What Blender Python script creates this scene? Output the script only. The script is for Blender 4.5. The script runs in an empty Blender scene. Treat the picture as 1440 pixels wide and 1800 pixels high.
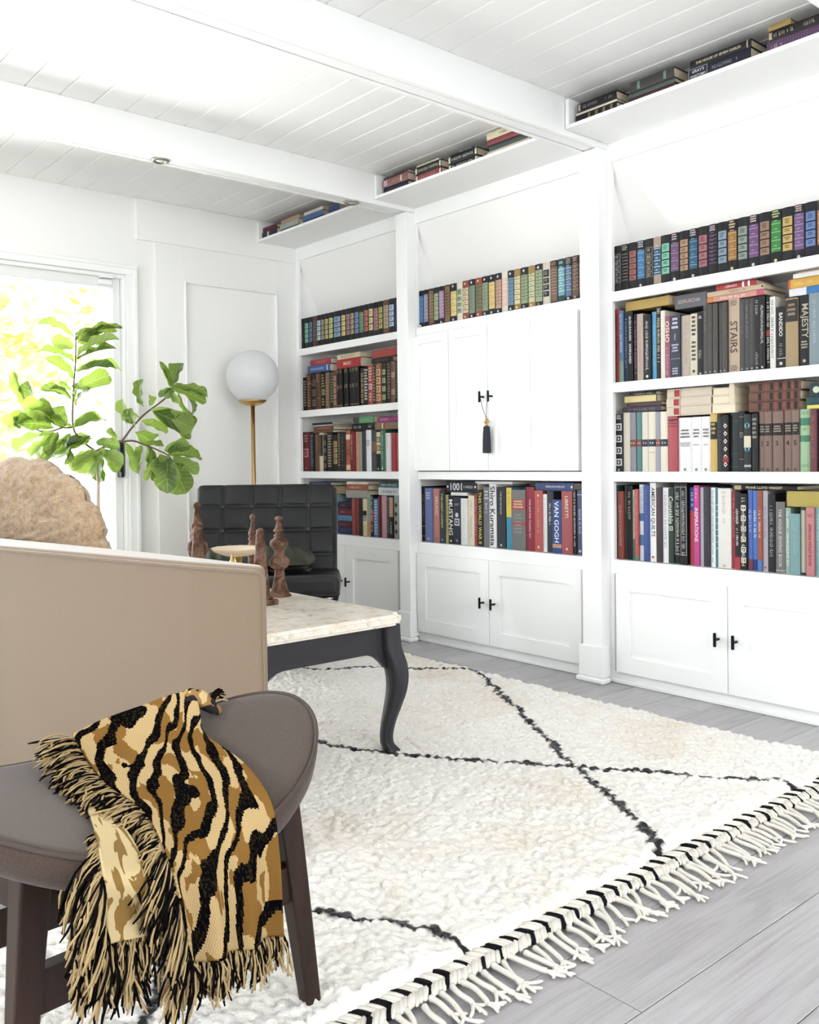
import bpy, bmesh, math, random
import numpy as np
from mathutils import Vector, Matrix

# ------------------------------------------------------------------ camera, sky, lights, exposure
SC = bpy.context.scene
COL = SC.collection
cam_d = bpy.data.cameras.new('camera'); cam = bpy.data.objects.new('camera', cam_d); COL.objects.link(cam)
yaw, pitch, roll, F_PX, CXP, CYP = 0.867259, -0.0156913, -0.0119123, 1593.94, 709.85, 836.45
fw = Vector((-math.sin(yaw)*math.cos(pitch), math.cos(yaw)*math.cos(pitch), math.sin(pitch)))
rt = Vector((math.cos(yaw), math.sin(yaw), 0)); up = rt.cross(fw)
r2 = rt*math.cos(roll)+up*math.sin(roll); u2 = up*math.cos(roll)-rt*math.sin(roll)
cam.matrix_world = Matrix(((r2.x,u2.x,-fw.x,0),(r2.y,u2.y,-fw.y,0),(r2.z,u2.z,-fw.z,0.92),(0,0,0,1)))
cam_d.sensor_fit = 'VERTICAL'; cam_d.sensor_height = 36; cam_d.lens = F_PX/1800*36
cam_d.shift_x = (720-CXP)/1800; cam_d.shift_y = (CYP-900)/1800
cam_d.clip_start = 0.02; cam_d.clip_end = 200
SC.camera = cam

W = bpy.data.worlds.new('sky'); SC.world = W; W.use_nodes = True
bgn = W.node_tree.nodes['Background']; bgn.inputs[0].default_value = (0.92, 0.965, 1.0, 1); bgn.inputs[1].default_value = 6.0

def area(name, loc, rot, sx, sy, power, col=(1,1,1)):
    d = bpy.data.lights.new(name, 'AREA'); d.shape = 'RECTANGLE'; d.size = sx; d.size_y = sy; d.energy = power; d.color = col
    o = bpy.data.objects.new(name, d); COL.objects.link(o); o.location = loc; o.rotation_euler = rot
    return o
R90 = math.pi/2
# daylight of the patio doors (left wall); fill lamps added out of view behind the camera and at the right wall
area('patio_daylight', (-4.70, 0.90, 1.0), (0, -R90, 0), 1.75, 0.74, 78, (0.985, 0.975, 1.0))
area('back_fill_light', (-1.5, -2.98, 1.45), (R90, 0, 0), 3.6, 1.4, 13, (0.98, 0.975, 1.0))
area('right_fill_light', (2.58, 0.6, 1.45), (0, R90, 0), 1.4, 3.0, 7, (1.0, 0.975, 0.97))
sd = bpy.data.lights.new('sun', 'SUN'); sd.energy = 6; sd.angle = 0.02; sd.color = (1.0, 0.96, 0.88)
sun = bpy.data.objects.new('sun', sd); COL.objects.link(sun); sun.rotation_euler = (math.radians(20), math.radians(28), 0)

SC.view_settings.view_transform = 'Standard'; SC.view_settings.look = 'None'
SC.view_settings.exposure = 0.24; SC.view_settings.gamma = 1.0; SC.view_settings.use_curve_mapping = False
SC.cycles.use_denoising = True
SC.cycles.use_adaptive_sampling = True; SC.cycles.adaptive_threshold = 0.08; SC.cycles.adaptive_min_samples = 16
SC.cycles.max_bounces = 6; SC.cycles.diffuse_bounces = 4; SC.cycles.glossy_bounces = 3
SC.cycles.transmission_bounces = 4; SC.cycles.transparent_max_bounces = 8
SC.cycles.sample_clamp_indirect = 6.0; SC.cycles.caustics_reflective = False; SC.cycles.caustics_refractive = False

RNG = random.Random(7)
# ------------------------------------------------------------------ helpers
def lin(c): return c/12.92 if c <= 0.04045 else ((c+0.055)/1.055)**2.4
def hexc(h):
    h = h.strip('#')
    if len(h) == 3: h = ''.join(c*2 for c in h)
    return tuple(lin(int(h[i:i+2], 16)/255) for i in (0, 2, 4))
MATS = {}
def mat(name, col, rough=0.6, metal=0.0, spec=0.5, sheen=0.0):
    if name in MATS: return MATS[name]
    m = bpy.data.materials.new(name); m.use_nodes = True
    b = m.node_tree.nodes['Principled BSDF']
    c = hexc(col) if isinstance(col, str) else col
    b.inputs['Base Color'].default_value = (*c, 1); b.inputs['Roughness'].default_value = rough
    b.inputs['Metallic'].default_value = metal; b.inputs['Specular IOR Level'].default_value = spec
    if sheen: b.inputs['Sheen Weight'].default_value = sheen; b.inputs['Sheen Roughness'].default_value = 0.5
    m.diffuse_color = (*c, 1)
    MATS[name] = m
    return m
def NT(m): return m.node_tree.nodes, m.node_tree.links, m.node_tree.nodes['Principled BSDF']
def node(nt, t, **kw):
    n = nt.new(t)
    for k, v in kw.items(): setattr(n, k, v)
    return n
def texco(m, kind='Object', scale=(1,1,1)):
    n, l, b = NT(m)
    t = n.new('ShaderNodeTexCoord'); mp = n.new('ShaderNodeMapping'); mp.inputs['Scale'].default_value = scale
    l.new(t.outputs[kind], mp.inputs['Vector']); return mp.outputs['Vector']
def noise(m, vec, scale, detail=3, rough=0.5, dist=0.0):
    n, l, b = NT(m); x = n.new('ShaderNodeTexNoise')
    x.inputs['Scale'].default_value = scale; x.inputs['Detail'].default_value = detail
    x.inputs['Roughness'].default_value = rough; x.inputs['Distortion'].default_value = dist
    l.new(vec, x.inputs['Vector']); return x.outputs['Fac']
def ramp(m, fac, stops, interp='LINEAR'):
    n, l, b = NT(m); r = n.new('ShaderNodeValToRGB'); r.color_ramp.interpolation = interp
    e = r.color_ramp.elements
    while len(e) < len(stops): e.new(0.5)
    for el, (p, c) in zip(e, stops):
        el.position = p; el.color = (*(hexc(c) if isinstance(c, str) else c), 1)
    l.new(fac, r.inputs[0]); return r.outputs[0]
def bump(m, h, strength=0.3, dist=0.01):
    n, l, b = NT(m); x = n.new('ShaderNodeBump'); x.inputs['Strength'].default_value = strength; x.inputs['Distance'].default_value = dist
    l.new(h, x.inputs['Height']); l.new(x.outputs[0], b.inputs['Normal'])
def setcol(m, c): NT(m)[1].new(c, NT(m)[2].inputs['Base Color'])
def mixc(m, fac, a, b_, blend='MIX'):
    n, l, b = NT(m); x = n.new('ShaderNodeMix'); x.data_type = 'RGBA'; x.blend_type = blend
    for s, v in ((x.inputs[0], fac), (x.inputs[6], a), (x.inputs[7], b_)):
        if isinstance(v, (int, float)): s.default_value = v
        elif isinstance(v, str): s.default_value = (*hexc(v), 1)
        else: l.new(v, s)
    return x.outputs[2]

def link(o, parent=None):
    COL.objects.link(o)
    if parent is not None: o.parent = parent
    return o
def mobj(name, verts, faces, m, parent=None, smooth=False, loc=None):
    me = bpy.data.meshes.new(name); me.from_pydata([tuple(v) for v in verts], [], faces); me.update()
    if m is not None: me.materials.append(m)
    if smooth: me.polygons.foreach_set('use_smooth', [True]*len(me.polygons))
    o = link(bpy.data.objects.new(name, me), parent)
    if loc: o.location = loc
    return o
def bobj(name, bm, m, parent=None, smooth=False):
    me = bpy.data.meshes.new(name); bm.to_mesh(me); bm.free()
    for x in (m if isinstance(m, (list, tuple)) else [m]): me.materials.append(x)
    if smooth: me.polygons.foreach_set('use_smooth', [True]*len(me.polygons))
    return link(bpy.data.objects.new(name, me), parent)
def empty(name, loc=(0,0,0), rz=0):
    o = bpy.data.objects.new(name, None); COL.objects.link(o); o.location = loc; o.rotation_euler = (0,0,rz); o.empty_display_size = 0.05
    return o
def tag(o, label, cat, group=None, kind=None):
    if label: o['label'] = label
    if cat: o['category'] = cat
    if group: o['group'] = group
    if kind: o['kind'] = kind
    return o
def thing(name, label, cat, loc=(0,0,0), rz=0, group=None): return tag(empty(name, loc, rz), label, cat, group)
def bm_box(bm, x0, x1, y0, y1, z0, z1):
    v = [bm.verts.new(p) for p in ((x0,y0,z0),(x1,y0,z0),(x1,y1,z0),(x0,y1,z0),(x0,y0,z1),(x1,y0,z1),(x1,y1,z1),(x0,y1,z1))]
    fs = [bm.faces.new([v[i] for i in f]) for f in ((3,2,1,0),(4,5,6,7),(0,1,5,4),(1,2,6,5),(2,3,7,6),(3,0,4,7))]
    return v, fs
def box(name, x0, x1, y0, y1, z0, z1, m, parent=None, bev=0.0, seg=1):
    bm = bmesh.new(); bm_box(bm, min(x0,x1), max(x0,x1), min(y0,y1), max(y0,y1), min(z0,z1), max(z0,z1))
    if bev: bmesh.ops.bevel(bm, geom=bm.edges[:], offset=bev, segments=seg, affect='EDGES', profile=0.5)
    return bobj(name, bm, m, parent)
def prism(name, poly, z0, z1, m, parent=None, bev=0.0, seg=2, smooth=False):
    bm = bmesh.new(); n = len(poly)
    lo = [bm.verts.new((x,y,z0)) for x,y in poly]; hi = [bm.verts.new((x,y,z1)) for x,y in poly]
    bm.faces.new(lo[::-1]); bm.faces.new(hi)
    for i in range(n): bm.faces.new((lo[i], lo[(i+1)%n], hi[(i+1)%n], hi[i]))
    bmesh.ops.recalc_face_normals(bm, faces=bm.faces[:])
    if bev: bmesh.ops.bevel(bm, geom=bm.edges[:], offset=bev, segments=seg, affect='EDGES', profile=0.5)
    return bobj(name, bm, m, parent, smooth)
def lathe_data(prof, n=20, off=(0,0,0)):
    V, Fc = [], []
    for r, z in prof:
        for i in range(n):
            a = 2*math.pi*i/n; V.append((off[0]+r*math.cos(a), off[1]+r*math.sin(a), off[2]+z))
    for j in range(len(prof)-1):
        for i in range(n): Fc.append((j*n+i, j*n+(i+1)%n, (j+1)*n+(i+1)%n, (j+1)*n+i))
    Fc.append(tuple(range(n-1,-1,-1))); Fc.append(tuple(range((len(prof)-1)*n, len(prof)*n)))
    return V, Fc
def lathe(name, prof, m, parent=None, n=20, off=(0,0,0)): 
    V, Fc = lathe_data(prof, n, off); return mobj(name, V, Fc, m, parent, True)
def tube_data(pts, rad, n=8, V=None, Fc=None):
    V = [] if V is None else V; Fc = [] if Fc is None else Fc
    pts = [Vector(p) for p in pts]; k = len(pts); b0 = len(V)
    rad = rad if isinstance(rad, (list, tuple)) else [rad]*k
    up = None
    for i, p in enumerate(pts):
        t = (pts[min(i+1,k-1)]-pts[max(i-1,0)])
        t = t.normalized() if t.length > 1e-9 else Vector((0,0,1))
        if up is None:
            up = Vector((0,0,1)) if abs(t.z) < 0.9 else Vector((1,0,0))
        s = t.cross(up)
        if s.length < 1e-6: s = t.orthogonal()
        s.normalize(); up = s.cross(t).normalized()
        for j in range(n):
            a = 2*math.pi*j/n; V.append(tuple(p+(s*math.cos(a)+up*math.sin(a))*rad[i]))
    for i in range(k-1):
        for j in range(n):
            Fc.append((b0+i*n+j, b0+i*n+(j+1)%n, b0+(i+1)*n+(j+1)%n, b0+(i+1)*n+j))
    Fc.append(tuple(b0+j for j in range(n-1,-1,-1))); Fc.append(tuple(b0+(k-1)*n+j for j in range(n)))
    return V, Fc
def tube(name, pts, rad, m, parent=None, n=8):
    V, Fc = tube_data(pts, rad, n); return mobj(name, V, Fc, m, parent, True)
def smooth_path(pts, k=8):
    pts = [Vector(p) for p in pts]; out = []
    for i in range(len(pts)-1):
        p0 = pts[max(i-1,0)]; p1 = pts[i]; p2 = pts[i+1]; p3 = pts[min(i+2,len(pts)-1)]
        for j in range(k):
            t = j/k
            out.append(0.5*((2*p1)+(p2-p0)*t+(2*p0-5*p1+4*p2-p3)*t*t+(3*p1-p0-3*p2+p3)*t**3))
    out.append(pts[-1]); return out
def grid_mesh(name, P, m, parent=None, uv=True):
    """P: numpy (rows, cols, 3) -> smooth quad grid with uv"""
    r, c, _ = P.shape
    idx = np.arange(r*c).reshape(r, c)
    q = np.stack([idx[:-1,:-1], idx[:-1,1:], idx[1:,1:], idx[1:,:-1]], -1).reshape(-1, 4)
    me = bpy.data.meshes.new(name)
    me.vertices.add(r*c); me.vertices.foreach_set('co', P.reshape(-1).astype(np.float32))
    me.loops.add(q.size); me.loops.foreach_set('vertex_index', q.reshape(-1).astype(np.int32))
    me.polygons.add(len(q)); me.polygons.foreach_set('loop_start', np.arange(0, q.size, 4, dtype=np.int32))
    me.polygons.foreach_set('loop_total', np.full(len(q), 4, dtype=np.int32))
    me.polygons.foreach_set('use_smooth', np.ones(len(q), dtype=bool))
    me.update(calc_edges=True); me.validate()
    if uv:
        u, v = np.meshgrid(np.linspace(0,1,c), np.linspace(0,1,r)); uvs = np.stack([u, v], -1).reshape(-1, 2)[q.reshape(-1)]
        ul = me.uv_layers.new(name='UVMap'); ul.data.foreach_set('uv', uvs.reshape(-1).astype(np.float32))
    if m is not None: me.materials.append(m)
    return link(bpy.data.objects.new(name, me), parent)
def catmull_grid(P, ku, kv):
    """upsample control grid (r,c,3) by catmull-rom"""
    def up(A, k):
        n = len(A); out = []
        for i in range(n-1):
            p0, p1, p2, p3 = A[max(i-1,0)], A[i], A[i+1], A[min(i+2,n-1)]
            for j in range(k):
                t = j/k
                out.append(0.5*(2*p1+(p2-p0)*t+(2*p0-5*p1+4*p2-p3)*t*t+(3*p1-p0-3*p2+p3)*t**3))
        out.append(A[-1]); return np.array(out)
    A = up(np.array(P, float), kv)
    return up(A.transpose(1,0,2), ku).transpose(1,0,2)
def vnoise(x, y, s, seed=0):
    """cheap smooth value noise, numpy"""
    x = np.asarray(x)*s; y = np.asarray(y)*s
    xi = np.floor(x).astype(int); yi = np.floor(y).astype(int); fx = x-xi; fy = y-yi
    fx = fx*fx*(3-2*fx); fy = fy*fy*(3-2*fy)
    def h(a, b):
        n = (a*374761393+b*668265263+seed*69069) & 0x7fffffff
        n = ((n ^ (n >> 13))*1274126177) & 0x7fffffff
        return ((n ^ (n >> 16)) & 0xffff)/65535.0
    return (h(xi,yi)*(1-fx)+h(xi+1,yi)*fx)*(1-fy)+(h(xi,yi+1)*(1-fx)+h(xi+1,yi+1)*fx)*fy

# ------------------------------------------------------------------ materials of the room
M_WALL = mat('white_wall_paint', '#f4f3f0', 0.6, spec=0.3)
M_TRIM = mat('white_satin_paint', '#f6f6f5', 0.38, spec=0.4)
M_CEIL = mat('white_ceiling_paint', '#f5f5f3', 0.45, spec=0.4)
M_BLACK = mat('black_metal', '#1c1d24', 0.4, 0.6)
M_CHROME = mat('chrome', '#c9c9cc', 0.15, 1.0)
M_BRASS = mat('brushed_brass', '#c9a66b', 0.3, 1.0)
M_STEEL = mat('brushed_nickel', '#a5a29a', 0.35, 1.0)
def plank_mat():
    m = mat('grey_oak_plank', '#b5b0ad', 0.33, spec=0.5); n, l, b = NT(m)
    tc = n.new('ShaderNodeTexCoord'); oi = n.new('ShaderNodeObjectInfo')
    mul = n.new('ShaderNodeMath'); mul.operation = 'MULTIPLY'; mul.inputs[1].default_value = 37.0; l.new(oi.outputs['Random'], mul.inputs[0])
    cmb = n.new('ShaderNodeCombineXYZ'); l.new(mul.outputs[0], cmb.inputs[0]); l.new(mul.outputs[0], cmb.inputs[1])
    add = n.new('ShaderNodeVectorMath'); add.operation = 'ADD'; l.new(tc.outputs['Object'], add.inputs[0]); l.new(cmb.outputs[0], add.inputs[1])
    mp = n.new('ShaderNodeMapping'); mp.inputs['Scale'].default_value = (14, 1.6, 14); l.new(add.outputs[0], mp.inputs['Vector'])
    f1 = noise(m, mp.outputs[0], 1.6, 6, 0.6, 1.2)
    mp2 = n.new('ShaderNodeMapping'); mp2.inputs['Scale'].default_value = (90, 3, 90); l.new(add.outputs[0], mp2.inputs['Vector'])
    f2 = noise(m, mp2.outputs[0], 1.2, 4, 0.6, 0.4)
    c1 = ramp(m, f1, [(0.25, '#999596'), (0.5, '#b5b2b4'), (0.8, '#c4c2c4')])
    c2 = ramp(m, f2, [(0.3, '#8d898a'), (0.55, '#b9b6b8'), (0.9, '#c8c5c7')])
    c = mixc(m, 0.4, c1, c2)
    mr = n.new('ShaderNodeMapRange'); mr.inputs['To Min'].default_value = 0.82; mr.inputs['To Max'].default_value = 1.04; l.new(oi.outputs['Random'], mr.inputs['Value'])
    c = mixc(m, 1.0, c, mr.outputs[0], 'MULTIPLY'); setcol(m, c); bump(m, f2, 0.08, 0.002)
    return m
M_PLANK = plank_mat()

# ------------------------------------------------------------------ the room
ZC = 2.34; XL = -4.62; XR = 2.6; YF = -3.0; YW = 3.36
fl = box('floor', XL, XR, YF, YW, -0.06, -0.012, mat('floor_underlay', '#6d6967', 0.9)); tag(fl, 'grey wood plank floor of the room', None, kind='structure')
PW = 0.1845; rng = random.Random(3)
for i in range(-20, 16):
    x0 = -1.0745+i*PW; x1 = x0+PW
    if x1 < XL+0.01 or x0 > 1.9: continue
    x0 = max(x0, XL+0.002)
    y = 1.261-1.22*3 if i == 0 else (1.62-1.22*4 if i == -1 else YF-rng.uniform(0, 1.1))
    while y < YW:
        a, b_ = max(y, YF+0.002), min(y+1.22, 3.30); y += 1.22
        if b_-a < 0.05: continue
        o = box('plank', -(x1-x0)/2+0.0009, (x1-x0)/2-0.0009, 0.0009, b_-a-0.0009, -0.012, 0.0, M_PLANK, fl, 0.0012); o.location = ((x0+x1)/2, a, 0)
ce = box('ceiling', XL, XR, YF, YW, ZC+0.016, ZC+0.1, mat('ceiling_backing', '#e4e3e0', 0.9)); tag(ce, 'white boarded ceiling between beams', None, kind='structure')
y = 2.70+0.13*4
while y > YF:
    a = max(y-0.13, YF)
    o = box('plank', XL, XR, a+0.0005, y-0.0005, ZC, ZC+0.016, M_CEIL, ce, 0.004); y -= 0.13
# bookcase wall behind the built-ins, wall behind the camera with a window, right wall with a window
tag(box('wall_bookcase', XL-0.12, XR, YW, YW+0.12, 0, ZC+0.1, M_WALL), 'white wall behind the built-in bookcases', None, kind='structure')
tag(box('wall_right_return', -1.17, XR-0.001, 3.072, YW-0.001, 0, ZC+0.015, M_WALL), 'white wall right of the last pilaster', None, kind='structure')
def wall_with_hole(name, axis, pos, th, a0, a1, h0, h1, z0, z1, label):
    bm = bmesh.new()
    def add(u0, u1, w0, w1):
        if u1-u0 < 1e-4 or w1-w0 < 1e-4: return
        if axis == 'x': bm_box(bm, pos, pos+th, u0, u1, w0, w1)
        else: bm_box(bm, u0, u1, pos, pos+th, w0, w1)
    add(a0, h0, 0, ZC+0.1); add(h1, a1, 0, ZC+0.1); add(h0, h1, 0, z0); add(h0, h1, z1, ZC+0.1)
    return tag(bobj(name, bm, M_WALL), label, None, kind='structure')
wall_with_hole('wall_back', 'y', YF-0.12, 0.12, XL-0.12, XR, -3.4, 0.4, 0.7, 2.15, 'white wall with wide window behind the viewpoint')
wall_with_hole('wall_right', 'x', XR, 0.12, YF-0.12, YW+0.12, -1.0, 2.2, 0.7, 2.15, 'white right wall with wide window')
wl = wall_with_hole('wall_left', 'x', XL-0.14, 0.14, YF, YW, 0.48, 2.0, 0.0, 1.925, 'white panelled left wall beside the glass door')
# flat panelling of the left wall between door and bookcase
px0, px1 = XL, XL+0.014
for (a, b_, c, d) in ((2.165, 2.333, 0.0, 2.122), (2.936, 3.07, 0.0, 2.122), (2.333, 2.936, 1.933, 2.122), (2.333, 2.936, 0.0, 0.22)):
    box('panel_board', px0, px1, a, b_, c, d, M_WALL, wl, 0.0015)
box('upper_board', px0, px1+0.006, 2.06, 3.07, 2.122, 2.34, M_WALL, wl, 0.0015)
for (a, b_, c, d) in ((2.333, 2.345, 0.22, 1.933), (2.924, 2.936, 0.22, 1.933), (2.345, 2.924, 1.921, 1.933), (2.345, 2.924, 0.22, 0.232)):
    box('panel_moulding', px0, px1+0.008, a, b_, c, d, M_TRIM, wl, 0.003)
# glass patio door
d1 = empty('door_1', (XL, 2.0, 0)); tag(d1, 'white framed glass patio door in left wall', None, kind='structure')
M_DOOR = mat('door_grey_white', '#e6e7e5', 0.4)
def dbox(n, x0, x1, y0, y1, z0, z1, m, p=d1, bev=0.002):
    o = box(n, x0-XL, x1-XL, y0-2.0, y1-2.0, z0, z1, m, p, bev); return o
dbox('casing', XL, XL+0.018, 2.0, 2.058, 0, 1.9248, M_TRIM); dbox('casing', XL, XL+0.018, 0.42, 2.058, 1.925, 1.955+0.02, M_TRIM)
dbox('casing_bead', XL+0.0182, XL+0.026, 2.04, 2.058, 0, 1.9568, M_TRIM); dbox('casing_bead', XL+0.0182, XL+0.026, 0.42, 2.058, 1.957, 1.975, M_TRIM)
dbox('jamb', XL-0.139, XL-0.001, 1.985, 1.9995, 0, 1.9045, M_TRIM); dbox('jamb', XL-0.139, XL-0.001, 0.4805, 1.9995, 1.905, 1.9245, M_TRIM)
M_GLASS = bpy.data.materials.new('window_glass'); M_GLASS.use_nodes = True
_n, _l = M_GLASS.node_tree.nodes, M_GLASS.node_tree.links
for x in list(_n): _n.remove(x)
_o = _n.new('ShaderNodeOutputMaterial'); _t = _n.new('ShaderNodeBsdfTransparent'); _g = _n.new('ShaderNodeBsdfGlossy'); _g.inputs['Roughness'].default_value = 0.02
_t.inputs[0].default_value = (0.97, 0.985, 0.98, 1); _mx = _n.new('ShaderNodeMixShader'); _f = _n.new('ShaderNodeFresnel'); _f.inputs['IOR'].default_value = 1.3
_l.new(_f.outputs[0], _mx.inputs[0]); _l.new(_t.outputs[0], _mx.inputs[1]); _l.new(_g.outputs[0], _mx.inputs[2]); _l.new(_mx.outputs[0], _o.inputs[0])
for (a, b_) in ((0.495, 1.985),):
    xs0, xs1 = XL-0.07, XL-0.03
    dbox('stile', xs0, xs1, b_-0.042, b_-0.002, 0.0, 1.905, M_DOOR); dbox('stile', xs0, xs1, a+0.002, a+0.042, 0.0, 1.905, M_DOOR)
    dbox('rail', xs0, xs1, a+0.042, b_-0.042, 1.855, 1.905, M_DOOR); dbox('rail', xs0, xs1, a+0.042, b_-0.042, 0.0, 0.09, M_DOOR)
    dbox('pane', XL-0.053, XL-0.047, a+0.042, b_-0.042, 0.09, 1.855, M_GLASS, bev=0)
dbox('closer', XL-0.03, XL-0.004, 1.86, 1.93, 1.865, 1.89, M_TRIM); dbox('closer_bracket', XL-0.03, XL+0.01, 1.865, 1.935, 1.898, 1.914, M_TRIM)
hd = dbox('handle', XL-0.03, XL+0.012, 1.952, 1.972, 0.88, 1.05, M_BLACK, bev=0.004); dbox('lock', XL-0.03, XL+0.02, 1.954, 1.970, 0.855, 0.885, M_BLACK, bev=0.003)
tag(box('baseboard_left', XL, XL+0.016, -2.95, 0.41, 0, 0.12, M_TRIM, None, 0.003), 'white baseboard along left wall', None, kind='structure')

# ------------------------------------------------------------------ ceiling beams with down lights, book ledges
beams = {}
ZB = 2.19
def beam(x0, x1, label):
    t = thing('ceiling_beam', label, 'beam', ((x0+x1)/2, 0, ZB), 0, 'ceiling beams'); w = (x1-x0)/2
    box('side_board', -w, -w+0.02, YF, 3.0695, 0, 0.149, M_TRIM, t, 0.002); box('side_board', w-0.02, w, YF, 3.0695, 0, 0.15, M_TRIM, t, 0.002)
    box('soffit_board', -w+0.026, w-0.026, YF, 3.069, 0.003, 0.016, M_TRIM, t, 0.001); box('soffit_backing', -w+0.0205, w-0.0205, YF, 3.069, 0.017, 0.03, M_TRIM, t)
    return t
beam(-2.405, -2.303, 'white boxed ceiling beam ending above the right pilaster')
b2 = beam(-3.602, -3.503, 'white boxed ceiling beam with round down lights')
beam(-1.205, -1.103, 'white boxed ceiling beam at top right corner')
for yy, lab in ((1.70, 'round nickel down light in the beam, nearer one'), (2.70, 'round nickel down light in the beam next to the bookcase')):
    t = thing('down_light', lab, 'light', (-3.5525, yy, ZB+0.003), 0, 'beam down lights')
    lathe('trim_ring', [(0.020, -0.001), (0.024, -0.009), (0.036, -0.008), (0.039, -0.001)], M_STEEL, t, 28)
    lathe('lens', [(0.004, 0.0), (0.019, -0.001), (0.018, -0.006), (0.004, -0.007)], mat('lamp_lens', '#e9e7e2', 0.3), t, 20)
ZL = 2.225
def ledge(x0, x1, which):
    t = thing('book_ledge', 'white open book ledge under the ceiling, ' + which, 'shelf', ((x0+x1)/2, 2.80, ZL-0.014), 0, 'ceiling book ledges'); w = (x1-x0)/2
    box('ledge_board', -w, w, 0, 0.54, 0, 0.014, M_TRIM, t, 0.0015)
    box('end_board', -w, -w+0.018, 0, 0.27, 0.014, 0.115, M_TRIM, t, 0.0015)
    box('end_board', w-0.018, w, 0, 0.27, 0.014, 0.115, M_TRIM, t, 0.0015)
ledge(-4.60, -3.605, 'left bay'); ledge(-3.50, -2.408, 'middle bay'); ledge(-2.30, -1.208, 'right bay')

# ------------------------------------------------------------------ built-in bookcases
YFACE = 3.07; SHZ = (0.508, 0.868, 1.233, 1.604)
def pilaster(x0, x1, label):
    t = thing('pilaster', label, 'pilaster', ((x0+x1)/2, 3.01, 0), 0, 'bookcase pilasters'); w = (x1-x0)/2
    box('shaft', -w, w, 0, 0.0595, 0.022, ZB-0.0005, M_TRIM, t, 0.002)
    box('plinth', -w-0.012, w+0.012, -0.014, 0.0345, 0.0225, 0.15, M_TRIM, t, 0.003)
    box('shoe', -w-0.022, w+0.022, -0.026, 0.034, 0, 0.022, M_TRIM, t, 0.006)
pilaster(-3.59, -3.505, 'white pilaster between the left and middle bookcases')
pilaster(-2.403, -2.305, 'white pilaster between the middle and right bookcases')
pilaster(-1.203, -1.105, 'white pilaster at the right end of the bookcases')
def handle(x, z, parent, nm='handle'):
    t = bpy.data.objects.new(nm, None)
    bm = bmesh.new(); bm_box(bm, x-0.005, x+0.005, -0.034, -0.024, z-0.026, z+0.026)
    bmesh.ops.bevel(bm, geom=bm.edges[:], offset=0.002, segments=2, affect='EDGES')
    bm_box(bm, x-0.004, x+0.004, -0.026, 0.001, z-0.004, z+0.004)
    return bobj(nm, bm, M_BLACK, parent)
def door_leaf(parent, x0, x1, z0, z1, y, st, tp, hx=None, hz=None):
    """one shaker door: frame of four boards around a recessed panel; handle is its sub-part"""
    ox = (x0+x1)/2
    bm = bmesh.new(); w = (x1-x0)/2-0.0015; h0, h1 = z0+0.001, z1-0.001
    for b in ((-w, -w+st, h0, h1), (w-st, w, h0, h1), (-w+st, w-st, h1-tp, h1), (-w+st, w-st, h0, h0+tp)):
        bm_box(bm, b[0], b[1], 0, 0.02, b[2], b[3])
    d = bobj('door', bm, M_TRIM, parent); d.location = (ox, y, 0)
    p = box('door_panel', -w+st-0.002, w-st+0.002, 0.009, 0.018, h0+tp-0.002, h1-tp+0.002, M_TRIM, d)
    if hx is not None: handle(hx-ox, hz, d)
    return d
def bookcase(name, x0, x1, cx, label, mid=False, lo=None):
    """x0..x1 is the clear opening"""
    t = thing('bookcase', label, 'bookcase', (cx, YFACE, 0), 0, 'built-in bookcases')
    a, b_ = x0-cx, x1-cx
    box('back_panel', a-0.024, b_+0.024, 0.2702, 0.285, 0, 2.2, M_WALL, t)
    for s, e in ((a-0.025, a), (b_, b_+0.025)): box('side_panel', s, e, 0.001, 0.27, 0, 2.2, M_TRIM, t)
    for s, e in ((a-0.025, a+0.018), (b_-0.018, b_+0.025)):
        box('face_stile', s, e, 0, 0.02, 0.045, 2.2, M_TRIM, t, 0.0012)
    for i, z in enumerate(SHZ):
        if mid and i == 2: continue
        box('shelf', a+0.0005, b_-0.0005, 0.004, 0.27, z-0.02, z, M_TRIM, t)
        box('shelf_edge', a+0.018, b_-0.018, -0.004, 0.018, z-(0.058 if i == 0 else 0.04), z, M_TRIM, t, 0.0015)
    box('frieze_board', a-0.025, b_+0.025, -0.002, 0.02, 2.135, 2.211, M_TRIM, t, 0.001)
    # sloped panel closing the top
    V = [(a, 0.006, 2.14), (b_, 0.006, 2.14), (b_, 0.262, 1.604), (a, 0.262, 1.604), (a, 0.018, 2.14), (b_, 0.018, 2.14), (b_, 0.269, 1.612), (a, 0.269, 1.612)]
    mobj('sloped_panel', V, [(0,1,2,3),(7,6,5,4),(0,4,5,1),(2,6,7,3),(1,5,6,2),(3,7,4,0)], M_WALL, t)
    box('toe_kick', a-0.025, b_+0.025, 0.0, 0.02, 0, 0.047, M_TRIM, t, 0.001)
    box('shoe_moulding', a-0.025, b_+0.025, -0.012, 0.0, 0, 0.018, M_TRIM, t, 0.004)
    box('cabinet_face', a+0.0185, b_-0.0185, 0.004, 0.012, 0.048, 0.449, mat('white_cabinet_face', '#d9d9d8', 0.6), t)
    box('cabinet_floor', a, b_, 0.02, 0.26, 0.05, 0.065, M_TRIM, t)
    return t
bl = bookcase('L', -4.598, -3.592, -4.09, 'white built-in bookcase on the left beside the floor lamp')
bm_ = bookcase('M', -3.5195, -2.405, -2.985, 'white built-in bookcase in the middle with closed upper doors', mid=True)
br = bookcase('R', -2.303, -1.206, -1.766, 'white built-in bookcase on the right with four open shelves')
YD = -0.021
door_leaf(bl, -0.47, 0.0-0.02, 0.05, 0.452, YD, 0.065, 0.065, -0.055, 0.25)
door_leaf(bl, -0.02, 0.44, 0.05, 0.452, YD, 0.065, 0.065, 0.015, 0.25)
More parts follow.
